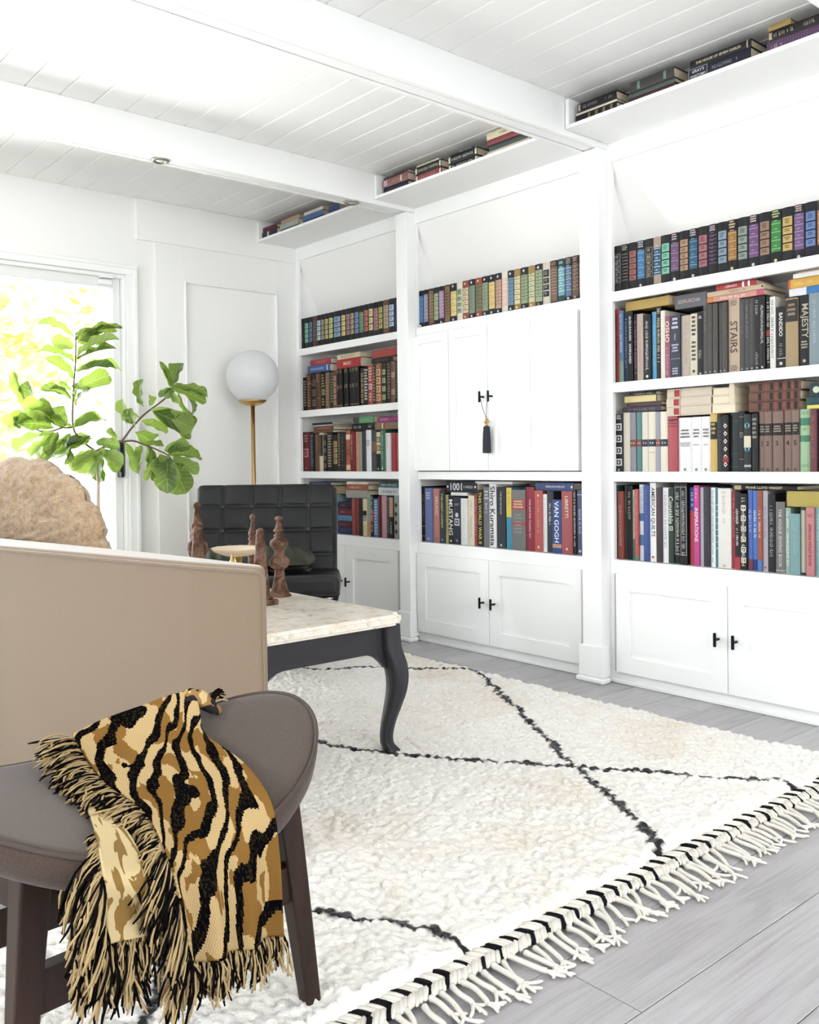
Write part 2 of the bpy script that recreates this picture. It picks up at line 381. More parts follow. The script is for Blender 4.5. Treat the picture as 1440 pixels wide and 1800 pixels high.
door_leaf(bm_, -0.515, 0.0, 0.05, 0.452, YD, 0.065, 0.065, -0.036, 0.25)
door_leaf(bm_, 0.0, 0.545, 0.05, 0.452, YD, 0.065, 0.065, 0.036, 0.25)
door_leaf(br, -0.497, 0.0, 0.05, 0.452, YD, 0.065, 0.065, -0.036, 0.25)
door_leaf(br, 0.0, 0.5, 0.05, 0.452, YD, 0.065, 0.065, 0.036, 0.25)
for i in range(4):
    xa = -0.526+i*0.2655
    door_leaf(bm_, xa, xa+0.2655, 0.872, 1.556, YD, 0.044, 0.04, (-0.022 if i == 1 else 0.034) if i in (1, 2) else None, 1.219)
box('door_head', -0.53, 0.55, 0.0, 0.02, 1.55, 1.57, M_TRIM, bm_)

# ------------------------------------------------------------------ rug
def yarn_mat():
    m = mat('wool_pile', '#efe7d8', 0.95, spec=0.1, sheen=0.3); n, l, b = NT(m)
    at = n.new('ShaderNodeAttribute'); at.attribute_name = 'yarn'
    v = texco(m); f = noise(m, v, 2.2, 4, 0.6, 0.6); f2 = noise(m, v, 60, 2)
    c = ramp(m, f, [(0.33, '#d9c7aa'), (0.48, '#ebe6dd'), (0.75, '#f2efea')])
    c = mixc(m, f2, c, '#f3f0eb'); c = mixc(m, at.outputs['Fac'], c, '#17161a'); setcol(m, c)
    f3 = noise(m, v, 260, 2); bump(m, f3, 0.5, 0.004)
    return m
M_WOOL = yarn_mat()
M_CREAM = mat('cream_wool_yarn', '#e6e1d8', 0.95, spec=0.1); M_DARKY = mat('black_wool_yarn', '#19181b', 0.95, spec=0.1)
RX0, RX1, RY0, RY1 = -4.25, -1.185, -0.15, 2.70
rug = thing('shag_rug', 'cream shag rug with black diamond lines and fringed end', 'rug', (0, 0, 0))
LINES = [[(-3.9,3.4),(-2.724,2.696),(-2.221,2.393),(-1.694,2.066),(-1.404,1.901),(-1.172,1.766)],
 [(-3.4,1.05),(-2.9,1.36),(-2.372,1.643),(-2.248,1.685),(-2.126,1.745),(-1.884,1.894),(-1.673,2.052),(-1.426,2.219),(-1.187,2.395)],
 [(-4.3,1.55),(-3.407,2.095),(-3.199,2.221),(-3.064,2.364),(-2.931,2.506),(-2.719,2.69)],
 [(-2.4,0.45),(-1.9,0.80),(-1.492,1.008),(-1.4,1.044),(-1.333,1.103),(-1.244,1.14),(-1.14,1.169)],
 [(-2.4,1.25),(-1.9,0.95),(-1.498,0.696),(-1.436,0.661),(-1.359,0.608),(-1.15,0.45)]]
def build_rug():
    st = 0.0052
    nx = int((RX1-RX0)/st); ny = int((RY1-RY0)/st)
    xs = np.linspace(RX0, RX1, nx); ys = np.linspace(RY0, RY1, ny)
    X, Y = np.meshgrid(xs, ys)
    pit = 0.0155
    gx = np.floor((X-RX0)/pit).astype(int); gy = np.floor((Y-RY0)/pit).astype(int)
    r = np.random.default_rng(5); GX, GY = int(gx.max())+3, int(gy.max())+3
    jx = r.uniform(0.1, 0.9, (GX, GY)); jy = r.uniform(0.1, 0.9, (GX, GY)); jh = r.uniform(0, 1, (GX, GY))
    best = np.full(X.shape, 9.0); H = np.zeros(X.shape); CXs = X.copy(); CYs = Y.copy()
    for dx in (-1, 0, 1):
        for dy in (-1, 0, 1):
            ix = np.clip(gx+dx, 0, GX-1); iy = np.clip(gy+dy, 0, GY-1)
            cx = RX0+(ix+jx[ix, iy])*pit; cy = RY0+(iy+jy[ix, iy])*pit
            d = ((X-cx)**2+(Y-cy)**2)/pit**2; k = d < best
            best = np.where(k, d, best); H = np.where(k, jh[ix, iy], H); CXs = np.where(k, cx, CXs); CYs = np.where(k, cy, CYs)
    tuft = np.sqrt(np.clip(1-best/0.8, 0, 1))
    wav = 0.012*(vnoise(X, Y, 1.7, 1)-0.5)+0.012*(vnoise(X*0.6, Y*2.2, 4.0, 2)-0.5)
    Z = 0.018+0.014*tuft+0.009*H+wav
    edge = np.minimum(np.minimum(X-RX0, RX1-X), np.minimum(Y-RY0, RY1-Y))
    ew = edge+0.012*(vnoise(X, Y, 40, 9)-0.5)
    Z = np.where(ew < 0.02, Z*np.clip(ew/0.02, 0.05, 1)**0.5, Z); Z = np.clip(Z, 0.002, 1)
    ed = 0.014*(vnoise(X, Y, 9, 11)-0.5)+0.012*(vnoise(X, Y, 45, 12)-0.5)
    Xd = X+np.where(edge < 0.06, ed, 0)+0.003*(vnoise(X, Y, 160, 3)-0.5); Yd = Y+np.where(edge < 0.06, ed, 0)+0.003*(vnoise(X, Y, 160, 4)-0.5)
    yarn = np.zeros(X.shape)
    wid = 0.005+0.007*vnoise(CXs, CYs, 14, 21)+0.003*H
    CX2 = CXs+0.016*(vnoise(CXs, CYs, 18, 31)-0.5); CY2 = CYs+0.016*(vnoise(CXs, CYs, 18, 32)-0.5)
    for L in LINES:
        for (ax, ay), (bx, by) in zip(L[:-1], L[1:]):
            vx, vy = bx-ax, by-ay; t = np.clip(((CX2-ax)*vx+(CY2-ay)*vy)/(vx*vx+vy*vy), 0, 1)
            d = np.hypot(CX2-ax-t*vx, CY2-ay-t*vy); yarn = np.where(d < wid, 1.0, yarn)
    P = np.stack([Xd, Yd, Z], -1)
    o = grid_mesh('pile', P, M_WOOL, rug, uv=False); tag(o, None, None, kind='stuff')
    a = o.data.attributes.new('yarn', 'FLOAT', 'POINT'); a.data.foreach_set('value', yarn.reshape(-1).astype(np.float32))
build_rug()
def build_fringe():
    # flat-woven black and white chevron band along the fringed end
    r = random.Random(11); A = ([], []); B = ([], [])
    def lump(st, p, d, ln, rad):
        d = Vector(d).normalized(); pts = [Vector(p)+d*ln*t for t in (-0.5, -0.25, 0.1, 0.35, 0.5)]
        tube_data(pts, [rad*0.35, rad*0.95, rad, rad*0.8, rad*0.3], 5, *st)
    y = RY0+0.02; k = 0
    while y < RY1-0.02:
        dark = (k % 5) in (0, 1)
        for c, sgn in ((0, 1), (1, -1)):
            st = B if (dark and r.random() < 0.85 and (c == 0 or k % 5 == 1)) else A
            lump(st, (RX1+0.008+0.026*c+r.uniform(-.003,.003), y+sgn*0.004, 0.011+r.uniform(0,.004)), (1, 0.75*sgn-0.2, 0), 0.042, 0.0066)
        y += 0.0088; k += 1
    for st, m, nm in ((A, M_CREAM, 'woven_band'), (B, M_DARKY, 'woven_band_dark')):
        o = mobj(nm, st[0], st[1], m, rug, True); tag(o, None, None, kind='stuff')
    vs = []
    for v in range(9):
        V, Fc = [], []
        ln = r.uniform(0.055, 0.105); bend = r.uniform(-0.035, 0.025)
        core = smooth_path([(0, 0, 0.010), (ln*0.35, bend*0.2+r.uniform(-.006,.006), 0.011), (ln*0.7, bend*0.6, 0.008), (ln*0.8, bend*0.85, 0.007)], 4)
        tube_data(core, [0.0065]*2+[0.0052]*(len(core)-2), 6, V, Fc)
        e = core[-1]
        for s in range(4):
            a = r.uniform(-0.9, 0.9); l2 = r.uniform(0.012, 0.034)
            pts = smooth_path([tuple(e), (e.x+l2*0.5*math.cos(a), e.y+l2*0.6*math.sin(a), 0.006), (e.x+l2*math.cos(a*1.3), e.y+l2*math.sin(a*1.4)+r.uniform(-.006,.006), 0.004)], 3)
            tube_data(pts, [0.0034]*(len(pts)-1)+[0.0018], 5, V, Fc)
        me = bpy.data.meshes.new('tassel'); me.from_pydata(V, [], Fc); me.materials.append(M_CREAM); me.polygons.foreach_set('use_smooth', [True]*len(Fc)); vs.append(me)
    y = 0.55
    while y < RY1-0.01:
        o = link(bpy.data.objects.new('tassel', r.choice(vs)), rug); o.location = (RX1+0.05+r.uniform(-.008,.008), y, r.uniform(0, 0.003))
        o.rotation_euler = (0, 0, r.uniform(-0.45, 0.25)); y += r.uniform(0.019, 0.031)
build_fringe()

# ------------------------------------------------------------------ coffee table
M_CHAR = mat('charcoal_paint', '#2f2f33', 0.45, spec=0.35)
def marble():
    m = mat('cream_marble', '#efe9df', 0.12, spec=0.6); v = texco(m, 'Object', (1, 1, 1))
    f = noise(m, v, 5, 8, 0.65, 1.6); f2 = noise(m, v, 26, 5, 0.6, 0.8)
    c = ramp(m, f, [(0.3, '#e6dac6'), (0.46, '#f6f2ea'), (0.52, '#efe7da'), (0.56, '#f8f5ef'), (0.8, '#f2ede4')])
    c2 = ramp(m, f2, [(0.32, '#9a7d58'), (0.42, '#f3e6d0'), (0.6, '#ffffff')]); setcol(m, mixc(m, 0.5, c, c2, 'MULTIPLY'))
    return m
M_MARB = marble()
TZ = 0.455; TX1, TX0, TY0, TY1 = -2.112, -3.05, 1.235, 1.80
tbl = thing('coffee_table', 'charcoal coffee table with cream marble top and cabriole legs', 'table', ((TX0+TX1)/2, (TY0+TY1)/2, 0))
hw, hd_ = (TX1-TX0)/2, (TY1-TY0)/2
bm = bmesh.new(); bm_box(bm, -hw, hw, -hd_, hd_, TZ-0.034, TZ)
ve = [e for e in bm.edges if abs(e.verts[0].co.z-e.verts[1].co.z) > 0.01]; bmesh.ops.bevel(bm, geom=ve, offset=0.03, segments=5, affect='EDGES')
he = [e for e in bm.edges if abs(e.verts[0].co.z-e.verts[1].co.z) < 1e-4 and len(e.link_faces) == 2 and abs(e.calc_face_angle(0)) > 1]
bmesh.ops.bevel(bm, geom=he, offset=0.009, segments=3, affect='EDGES'); bobj('marble_top', bm, M_MARB, tbl)
def apron(length, axis, off, sgn):
    # board with a scooped lower edge that dips towards each leg
    n = 24; V = []; h = length/2
    for i in range(n+1):
        t = -1+2*i/n; x = t*h; a = max(0, (abs(t)*h-(h-0.085))/0.085); dip = 0.05*a**2.2
        zb = TZ-0.034-0.082-dip
        for (d, z) in ((0, TZ-0.034), (0.018, TZ-0.034), (0.018, zb), (0, zb)):
            if axis == 'x': V.append((x, off-sgn*d, z))
            else: V.append((off-sgn*d, x, z))
    Fc = []
    for i in range(n):
        for j in range(4): Fc.append((i*4+j, i*4+(j+1)%4, (i+1)*4+(j+1)%4, (i+1)*4+j))
    Fc.append((0,1,2,3)); Fc.append((n*4+3,n*4+2,n*4+1,n*4))
    mobj('apron', V, Fc, M_CHAR, tbl)
ix, iy = hw-0.035, hd_-0.035
apron(2*ix-0.05, 'x', -iy, -1); apron(2*ix-0.05, 'x', iy, 1); apron(2*iy-0.05, 'y', ix, 1); apron(2*iy-0.05, 'y', -ix, -1)
def cabriole(sx, sy):
    # (height, outward offset along the diagonal, half width)
    pr = [(TZ-0.034, -0.006, 0.030), (0.36, -0.004, 0.031), (0.33, 0.004, 0.031), (0.30, 0.014, 0.030), (0.26, 0.020, 0.028), (0.215, 0.017, 0.0255), (0.17, 0.006, 0.022), (0.125, -0.006, 0.0185), (0.085, -0.013, 0.0165), (0.058, -0.012, 0.0165), (0.045, -0.006, 0.019), (0.032, 0.002, 0.022), (0.022, 0.004, 0.018)]
    sp = smooth_path([(a, b, c) for a, b, c in pr], 4); V, Fc = [], []; n = 12
    for p in sp:
        z, o, w = p
        for j in range(n):
            a = 2*math.pi*j/n+math.pi/4; ca, sa = math.cos(a), math.sin(a); k = w/max(abs(ca), abs(sa))**0.7
            V.append((sx*(ix-0.004+o*0.75)+k*ca, sy*(iy-0.004+o*0.75)+k*sa, z))
    m_ = len(sp)
    for i in range(m_-1):
        for j in range(n): Fc.append((i*n+j, i*n+(j+1)%n, (i+1)*n+(j+1)%n, (i+1)*n+j))
    Fc.append(tuple(range(n))); Fc.append(tuple((m_-1)*n+j for j in range(n)))
    lg = mobj('leg', V, Fc, M_CHAR, tbl, True)
    # carved rib following the leg
    rib = [(sx*(ix+0.022+p.y*0.75+(p.z-0.03)*0.8), sy*(iy-0.004+p.y*0.75), p.x) for p in sp[6:-6]]
    tube('carved_rib', rib, 0.0035, M_CHAR, lg, 6)
for sx in (-1, 1):
    for sy in (-1, 1): cabriole(sx, sy)

# ------------------------------------------------------------------ things on the coffee table
def rust_mat():
    m = mat('rusted_carved_wood', '#8a6a58', 0.75, spec=0.3); v = texco(m); f = noise(m, v, 22, 6, 0.65, 0.5)
    setcol(m, ramp(m, f, [(0.3, '#2b1a12'), (0.45, '#4f3526'), (0.58, '#7c6050'), (0.66, '#4a3022')])); bump(m, f, 0.3, 0.004); return m
M_RUST = rust_mat()
PR = {'a': [(.0, .066),(.02,.066),(.03,.056),(.06,.050),(.14,.040),(.22,.031),(.30,.028),(.335,.027),(.34,.034),(.36,.046),(.40,.058),(.43,.060),(.46,.056),(.49,.042),(.51,.030),(.53,.028),(.57,.028),(.585,.033),(.60,.040),(.635,.052),(.67,.053),(.70,.046),(.72,.032),(.74,.026),(.755,.032),(.765,.030),(.775,.020),(.80,.022),(.815,.034),(.825,.030),(.85,.022),(.90,.015),(.945,.013),(.95,.019),(.97,.022),(.99,.019),(1.0,.008)],
 'b': [(.0,.06),(.03,.06),(.05,.05),(.20,.044),(.34,.040),(.40,.038),(.44,.050),(.50,.060),(.56,.054),(.60,.034),(.63,.028),(.66,.038),(.69,.028),(.74,.036),(.77,.028),(.84,.018),(.92,.013),(.94,.020),(.97,.022),(1.0,.008)],
 'c': [(.0,.075),(.05,.075),(.06,.066),(.12,.058),(.4,.046),(.62,.038),(.80,.030),(.88,.026),(.90,.030),(.92,.024),(.94,.026),(.97,.026),(1.0,.010)]}
def finial(x, y, h, kind, label, k=1.0, sq=False):
    t = thing('table_finial', label, 'ornament', (x, y, TZ), 0, 'turned finials on the coffee table')
    p = [(r*h/0.28*k, z*h) for z, r in PR[kind]]
    b0 = 0.0
    if sq:
        w = p[0][0]*1.02; box('square_foot', -w, w, -w, w, 0, 0.018, M_RUST, t, 0.003); b0 = 0.018
        p = [(r*0.92, b0+z*(h-b0)/h) for r, z in p]
    i = next(i for i, (r, z) in enumerate(p) if z > 0.3*h)
    lathe('base', p[:i+1], M_RUST, t, 18); lathe('turned_stem', p[i:], M_RUST, t, 18)
    return t
finial(-2.70, 1.715, 0.28, 'a', 'tallest rust brown double bulb finial on the marble table', 0.62)
finial(-2.58, 1.566, 0.252, 'c', 'plain tapered rust brown finial on square foot', 0.62, True)
finial(-2.96, 1.765, 0.275, 'b', 'slim ringed finial standing behind the plain tapered one', 0.5)
finial(-2.93, 1.520, 0.330, 'b', 'tall ringed finial left, in front of the glass door trim', 0.55)
finial(-2.745, 1.425, 0.258, 'c', 'short plain finial at the left by the sofa back', 0.60)
t = thing('pedestal_dish', 'shallow cream dish on brass stem among the finials', 'dish', (-2.83, 1.627, TZ))
M_DISH = mat('cream_glaze', '#ddc9ae', 0.3)
lathe('bowl', [(0.012, 0.135), (0.05, 0.140), (0.086, 0.155), (0.096, 0.164), (0.097, 0.167), (0.090, 0.164), (0.05, 0.152), (0.004, 0.149)], M_DISH, t, 36)
lathe('stem', [(0.045, 0.0), (0.045, 0.006), (0.012, 0.02), (0.009, 0.08), (0.014, 0.135)], M_BRASS, t, 20)
t = thing('brass_ornament', 'small brass finial in front of the dish', 'ornament', (-2.65, 1.50, TZ))
lathe('base', [(0.026, 0), (0.026, 0.008), (0.012, 0.02), (0.010, 0.08)], M_BRASS, t, 16)
lathe('knop', [(0.010, 0.08), (0.018, 0.088), (0.018, 0.10), (0.011, 0.112), (0.016, 0.122), (0.015, 0.134), (0.006, 0.146), (0.002, 0.166)], M_BRASS, t, 16)

# ------------------------------------------------------------------ sofa with its back to the viewer
def fabric(name, col, dark, sc=900, rough=0.9, sheen=0.4, bs=0.25):
    m = mat(name, col, rough, spec=0.2, sheen=sheen); v = texco(m); f = noise(m, v, sc, 2); f2 = noise(m, v, 9, 4, 0.6)
    c = mixc(m, f, col, dark); setcol(m, mixc(m, f2, c, mixc(m, 0.35, c, dark))); bump(m, f, bs, 0.002); return m
M_SOFA = fabric('beige_velvet', '#907d69', '#7b6955', 420, 0.85, 0.5, 0.12)
near = [(-3.75, 0.545), (-2.708, 0.789), (-2.076, 0.930), (-1.91, 0.970), (-1.722, 1.0265), (-1.703, 1.032)]
far = [(-1.694, 1.040), (-1.74, 1.058), (-2.016, 1.030), (-2.249, 1.000), (-2.971, 0.880), (-3.75, 0.73)]
sofa = thing('sofa', 'beige velvet sofa seen from behind with piped edges', 'sofa', (-2.6, 0.9, 0))
def rel(p): return [(x+2.6, y-0.9) for x, y in p]
prism('backrest', rel(near+far), 0.036, 0.695, M_SOFA, sofa, 0.008, 3)
pip = [(x+2.6, y-0.9-0.002, 0.684) for x, y in near[:-1]]+[(-1.700+2.6, 1.030-0.9, 0.682), (-1.694+2.6, 1.036-0.9, 0.670), (-1.692+2.6, 1.036-0.9, 0.5), (-1.692+2.6, 1.036-0.9, 0.04)]
tube('piping', pip, 0.0042, M_SOFA, sofa, 8)
prism('seat_base', rel([(-2.05, 1.04), (-2.10, 1.17), (-3.7, 0.95), (-3.7, 0.745), (-2.971, 0.89)]), 0.10, 0.30, M_SOFA, sofa, 0.01, 2)
prism('seat_cushion', rel([(-2.08, 1.045), (-2.12, 1.185), (-3.7, 0.965), (-3.7, 0.75), (-2.971, 0.895)]), 0.305, 0.42, M_SOFA, sofa, 0.025, 3)
for x, y in ((-1.85, 1.03), (-2.12, 1.13), (-3.6, 0.62), (-3.6, 0.93)): lathe('foot', [(0.016, 0.022), (0.024, 0.11)], mat('dark_walnut', '#4a2f22', 0.5), sofa, 12, (x+2.6, y-0.9, 0))
def fluffy():
    m = mat('beige_faux_fur', '#c8ab88', 0.95, spec=0.1, sheen=0.6); v = texco(m); f = noise(m, v, 55, 5, 0.7, 1.0); f2 = noise(m, v, 260, 3, 0.7)
    c = ramp(m, f, [(0.3, '#8c6d4c'), (0.5, '#b99a75'), (0.7, '#d0b594')]); setcol(m, c); bump(m, mixc(m, 0.5, f, f2), 0.9, 0.012)
    t = thing('fluffy_cushion', 'fluffy beige fur cushion with scalloped edge behind the sofa back', 'cushion', (-3.19, 1.0, 0.628), math.radians(13))
    nr, na = 46, 200
    R, A = np.meshgrid(np.linspace(0, 1, nr), np.linspace(0, 2*math.pi, na))
    lob = 1+0.06*np.abs(np.cos(A*7.5))**0.6-0.02
    rx = 0.47*lob; rz = np.where(np.sin(A) > 0, 0.315, 0.195)*lob
    for sgn, nm in ((-1, 'front'), (1, 'back')):
        dome = 0.085*np.sqrt(np.clip(1-R**2.6, 0, 1))
        crease = np.abs(np.sin(A*7.5)); cr = np.clip(1-crease*3.2, 0, 1)*np.clip(R*1.5-0.2, 0, 1)*np.clip((1-R)*4+0.3, 0, 1)
        dome = dome-0.007*cr+0.010*(vnoise(A*9, R*14, 1.6, 4)-0.5)+0.016*(vnoise(A*40, R*42, 1.0, 8)-0.5)*np.clip((1-R)*6, 0, 1)
        Xc = rx*R*np.cos(A); Zc = rz*R*np.sin(A)
        fz = 0.008*(vnoise(A*30, R*5, 1.3, 5)-0.5)*R
        P = np.stack([Xc+fz, sgn*dome, Zc+fz], -1)
        if sgn > 0: P = P[:, ::-1]
        grid_mesh(nm+'_panel', P, m, t)
fluffy()

# ------------------------------------------------------------------ saddle stool
M_WAL = mat('dark_walnut_wood', '#4b2f22', 0.45, spec=0.4)
_v = texco(M_WAL, 'Object', (30, 30, 2.5)); _f = noise(M_WAL, _v, 1.5, 5, 0.6, 0.8); setcol(M_WAL, ramp(M_WAL, _f, [(0.3, '#1e110b'), (0.6, '#331d14'), (0.8, '#42281c')]))
M_STOOL = fabric('taupe_wool', '#62534b', '#3d322b', 420, 0.95, 0.15, 0.35)
SCX, SCY, SA, SB, SZ, SRI, SRO = -1.3128, 0.5482, 0.254, 0.314, 0.4244, 0.0932, 0.0659
stool = thing('saddle_stool', 'taupe upholstered saddle stool with dark walnut legs', 'stool', (SCX, SCY, 0), SRO)
def pad():
    n = 96; rows = []
    # (radius factor, z offset): top centre -> top rim -> side -> underside
    pf = [(0.0, 0.004), (0.2, 0.004), (0.4, 0.004), (0.6, 0.004), (0.8, 0.003), (0.92, 0.002), (0.97, 0.001), (1.0, -0.003), (1.012, -0.009), (1.012, -0.02), (1.0, -0.036), (0.97, -0.047), (0.90, -0.054), (0.6, -0.060), (0.3, -0.062), (0.0, -0.062)]
    A = np.linspace(0, 2*math.pi, n)
    for f, dz in pf:
        u = SA*f*np.cos(A); v = SB*f*np.sin(A); rows.append(np.stack([u, v, SZ+SRI*(v/SB)**2+dz], -1))
    grid_mesh('seat_pad', np.array(rows), M_STOOL, stool)
    pts = [(SA*1.006*math.cos(a), SB*1.006*math.sin(a), SZ+SRI*(1.006*math.sin(a))**2-0.003) for a in np.linspace(0, 2*math.pi, 97)]
    tube('piping', pts, 0.0033, mat('dark_taupe_piping', '#4d423d', 0.9), stool, 6)
pad()
LG = {}
ca, sa_ = math.cos(-SRO), math.sin(-SRO)
def loc2(x, y): return ((x-SCX)*ca-(y-SCY)*sa_, (x-SCX)*sa_+(y-SCY)*ca)
def stool_leg(k, foot, top, ztop):
    f = loc2(*foot); t_ = loc2(*top); V = []; 
    for (p, z, w) in ((f, 0.024, 0.014), (((f[0]+t_[0])/2, (f[1]+t_[1])/2), ztop*0.55, 0.018), (t_, ztop, 0.022)):
        for dx, dy in ((-1,-1),(1,-1),(1,1),(-1,1)): V.append((p[0]+dx*w, p[1]+dy*w, z))
    Fc = [(3,2,1,0), (8,9,10,11)]
    for i in (0, 4):
        for j in range(4): Fc.append((i+j, i+(j+1)%4, i+4+(j+1)%4, i+4+j))
    o = mobj('leg', V, Fc, M_WAL, stool); md = o.modifiers.new('b', 'BEVEL'); md.width = 0.004; md.segments = 2
    LG[k] = (f, t_, ztop)
stool_leg('nr', (-1.243, 0.838), (-1.262, 0.792), 0.425); stool_leg('nl', (-1.205, 0.355), (-1.215, 0.385), 0.40)
stool_leg('fr', (-1.452, 0.800), (-1.430, 0.770), 0.425); stool_leg('fl', (-1.420, 0.300), (-1.410, 0.335), 0.40)
def at(k, z):
    f, t_, zt = LG[k]; s = (z-0.024)/(zt-0.024); return (f[0]+(t_[0]-f[0])*s, f[1]+(t_[1]-f[1])*s)
def rail(nm, k1, k2, z, h, w=0.011):
    a, b_ = Vector(at(k1, z)), Vector(at(k2, z)); d = (b_-a).normalized(); n = Vector((-d.y, d.x))*w
    V = [(p.x+s*n.x, p.y+s*n.y, zz) for zz in (z-h/2, z+h/2) for p, s in ((a,-1),(a,1),(b_,1),(b_,-1))]
    mobj(nm, V, [(0,1,2,3),(7,6,5,4),(0,4,5,1),(1,5,6,2),(2,6,7,3),(3,7,4,0)], M_WAL, stool)
rail('stretcher', 'nl', 'nr', 0.235, 0.058); rail('stretcher', 'fl', 'fr', 0.235, 0.058)
rail('apron_rail', 'nl', 'fl', 0.365, 0.05); rail('apron_rail', 'nr', 'fr', 0.365, 0.05); rail('apron_rail', 'nl', 'nr', 0.368, 0.045); rail('apron_rail', 'fl', 'fr', 0.368, 0.045)

# ------------------------------------------------------------------ tiger stripe throw
def tiger():
    m = mat('tiger_weave', '#d9bd8a', 0.95, spec=0.0); n, l, b = NT(m)
    tc = n.new('ShaderNodeTexCoord'); sn = n.new('ShaderNodeVectorMath'); sn.operation = 'SNAP'; sn.inputs[1].default_value = (0.0085, 0.0065, 1)
    l.new(tc.outputs['UV'], sn.inputs[0])
    mp = n.new('ShaderNodeMapping'); mp.inputs['Scale'].default_value = (1.0, 1.25, 1); mp.inputs['Rotation'].default_value = (0, 0, 0.75); l.new(sn.outputs[0], mp.inputs['Vector'])
    wn = n.new('ShaderNodeTexNoise'); wn.inputs['Scale'].default_value = 2.6; wn.inputs['Detail'].default_value = 2; l.new(mp.outputs[0], wn.inputs['Vector'])
    ad = n.new('ShaderNodeVectorMath'); ad.operation = 'MULTIPLY_ADD'; ad.inputs[1].default_value = (0.42, 0.42, 0); l.new(wn.outputs['Color'], ad.inputs[0]); l.new(mp.outputs[0], ad.inputs[2])
    wv = n.new('ShaderNodeTexWave'); wv.wave_type = 'BANDS'; wv.bands_direction = 'Y'; wv.inputs['Scale'].default_value = 2.1; wv.inputs['Distortion'].default_value = 7.0; wv.inputs['Detail'].default_value = 2.0; wv.inputs['Detail Scale'].default_value = 1.1
    l.new(ad.outputs[0], wv.inputs['Vector'])
    stripe = ramp(m, wv.outputs['Fac'], [(0.0, (1,1,1)), (0.36, (1,1,1)), (0.37, (0,0,0)), (1.0, (0,0,0))], 'CONSTANT')
    tan = ramp(m, noise(m, mp.outputs[0], 4.5, 2), [(0.0, '#c9ae7f'), (0.49, '#c9ae7f'), (0.50, '#84602f')], 'CONSTANT')
    mp2 = n.new('ShaderNodeMapping'); mp2.inputs['Scale'].default_value = (118, 154, 1); l.new(tc.outputs['UV'], mp2.inputs['Vector'])
    ck = n.new('ShaderNodeTexChecker'); ck.inputs['Scale'].default_value = 1.0; l.new(mp2.outputs[0], ck.inputs['Vector'])
    spk = ramp(m, noise(m, sn.outputs[0], 300, 0), [(0.0, (0,0,0)), (0.60, (1,1,1))], 'CONSTANT')
    base = mixc(m, 0.42, tan, mixc(m, ck.outputs['Fac'], '#8a6a3c', tan))
    dark = mixc(m, mixc(m, 0.12, '#000000', spk), '#0c0b0d', '#7d6538')
    setcol(m, mixc(m, stripe, base, dark)); bump(m, ck.outputs['Fac'], 0.9, 0.004)
    return m
M_TIGER = tiger()
M_LIN = mat('tiger_weave_reverse', '#dcc79c', 0.95, spec=0.1); _v = texco(M_LIN, 'UV'); setcol(M_LIN, ramp(M_LIN, noise(M_LIN, _v, 4.0, 2, 0.5, 0.8), [(0.0, '#cdb88c'), (0.52, '#c8b184'), (0.53, '#8a6c3c')], 'CONSTANT'))
THROW = [[(-1.509, 0.5492, 0.4696), (-1.5394, 0.6274, 0.4777), (-1.5216, 0.6933, 0.4932), (-1.502, 0.7332, 0.5061), (-1.4584, 0.7499, 0.5114)], [(-1.4114, 0.5398, 0.4464), (-1.4248, 0.6036, 0.4501), (-1.4197, 0.661, 0.4599), (-1.4193, 0.7023, 0.4708), (-1.4181, 0.736, 0.4821)], [(-1.3062, 0.5305, 0.4407), (-1.315, 0.5881, 0.4419), (-1.3276, 0.6414, 0.4487), (-1.338, 0.6815, 0.4575), (-1.3549, 0.7162, 0.4678)], [(-1.1767, 0.5253, 0.4414), (-1.1937, 0.5714, 0.4406), (-1.2109, 0.6203, 0.4444), (-1.2234, 0.6647, 0.4519), (-1.209, 0.7005, 0.4603)], [(-1.0364, 0.484, 0.4508), (-1.0511, 0.5216, 0.4462), (-1.0605, 0.5709, 0.4444), (-1.0636, 0.6152, 0.4468), (-1.0702, 0.6594, 0.4529)], [(-1.0192, 0.4898, 0.4059), (-1.0265, 0.5277, 0.395), (-1.0342, 0.5678, 0.3871), (-1.0434, 0.6152, 0.3845), (-1.0517, 0.6586, 0.3881)], [(-1.0304, 0.5164, 0.2972), (-1.0372, 0.5514, 0.2887), (-1.0443, 0.5883, 0.282), (-1.0518, 0.6272, 0.278), (-1.0591, 0.665, 0.2735)]]
LINING = [[(-1.2745, 0.4799, 0.4371), (-1.2695, 0.4902, 0.4359), (-1.252, 0.4956, 0.4354)], [(-1.1433, 0.4409, 0.4496), (-1.1294, 0.4577, 0.4463), (-1.1092, 0.474, 0.4436)], [(-1.0136, 0.3974, 0.4567), (-1.0191, 0.4258, 0.4429), (-1.0254, 0.4587, 0.4273)], [(-1.0144, 0.4015, 0.4091), (-1.0211, 0.4363, 0.3964), (-1.0293, 0.4786, 0.378)], [(-1.0153, 0.4058, 0.3664), (-1.0204, 0.4326, 0.3628), (-1.0261, 0.4621, 0.3598)]]
M_STR = mat('cream_fringe_yarn', '#b49c72', 0.95, spec=0.1); M_STRD = mat('dark_fringe_yarn', '#161312', 0.95, spec=0.0)
thr = thing('tiger_throw', 'tiger striped woven throw with fringe draped over the stool', 'throw', (-1.2, 0.6, 0.45))
O3 = np.array((-1.2, 0.6, 0.45)); THN = np.array((0.982, 0.1891, 0.0))
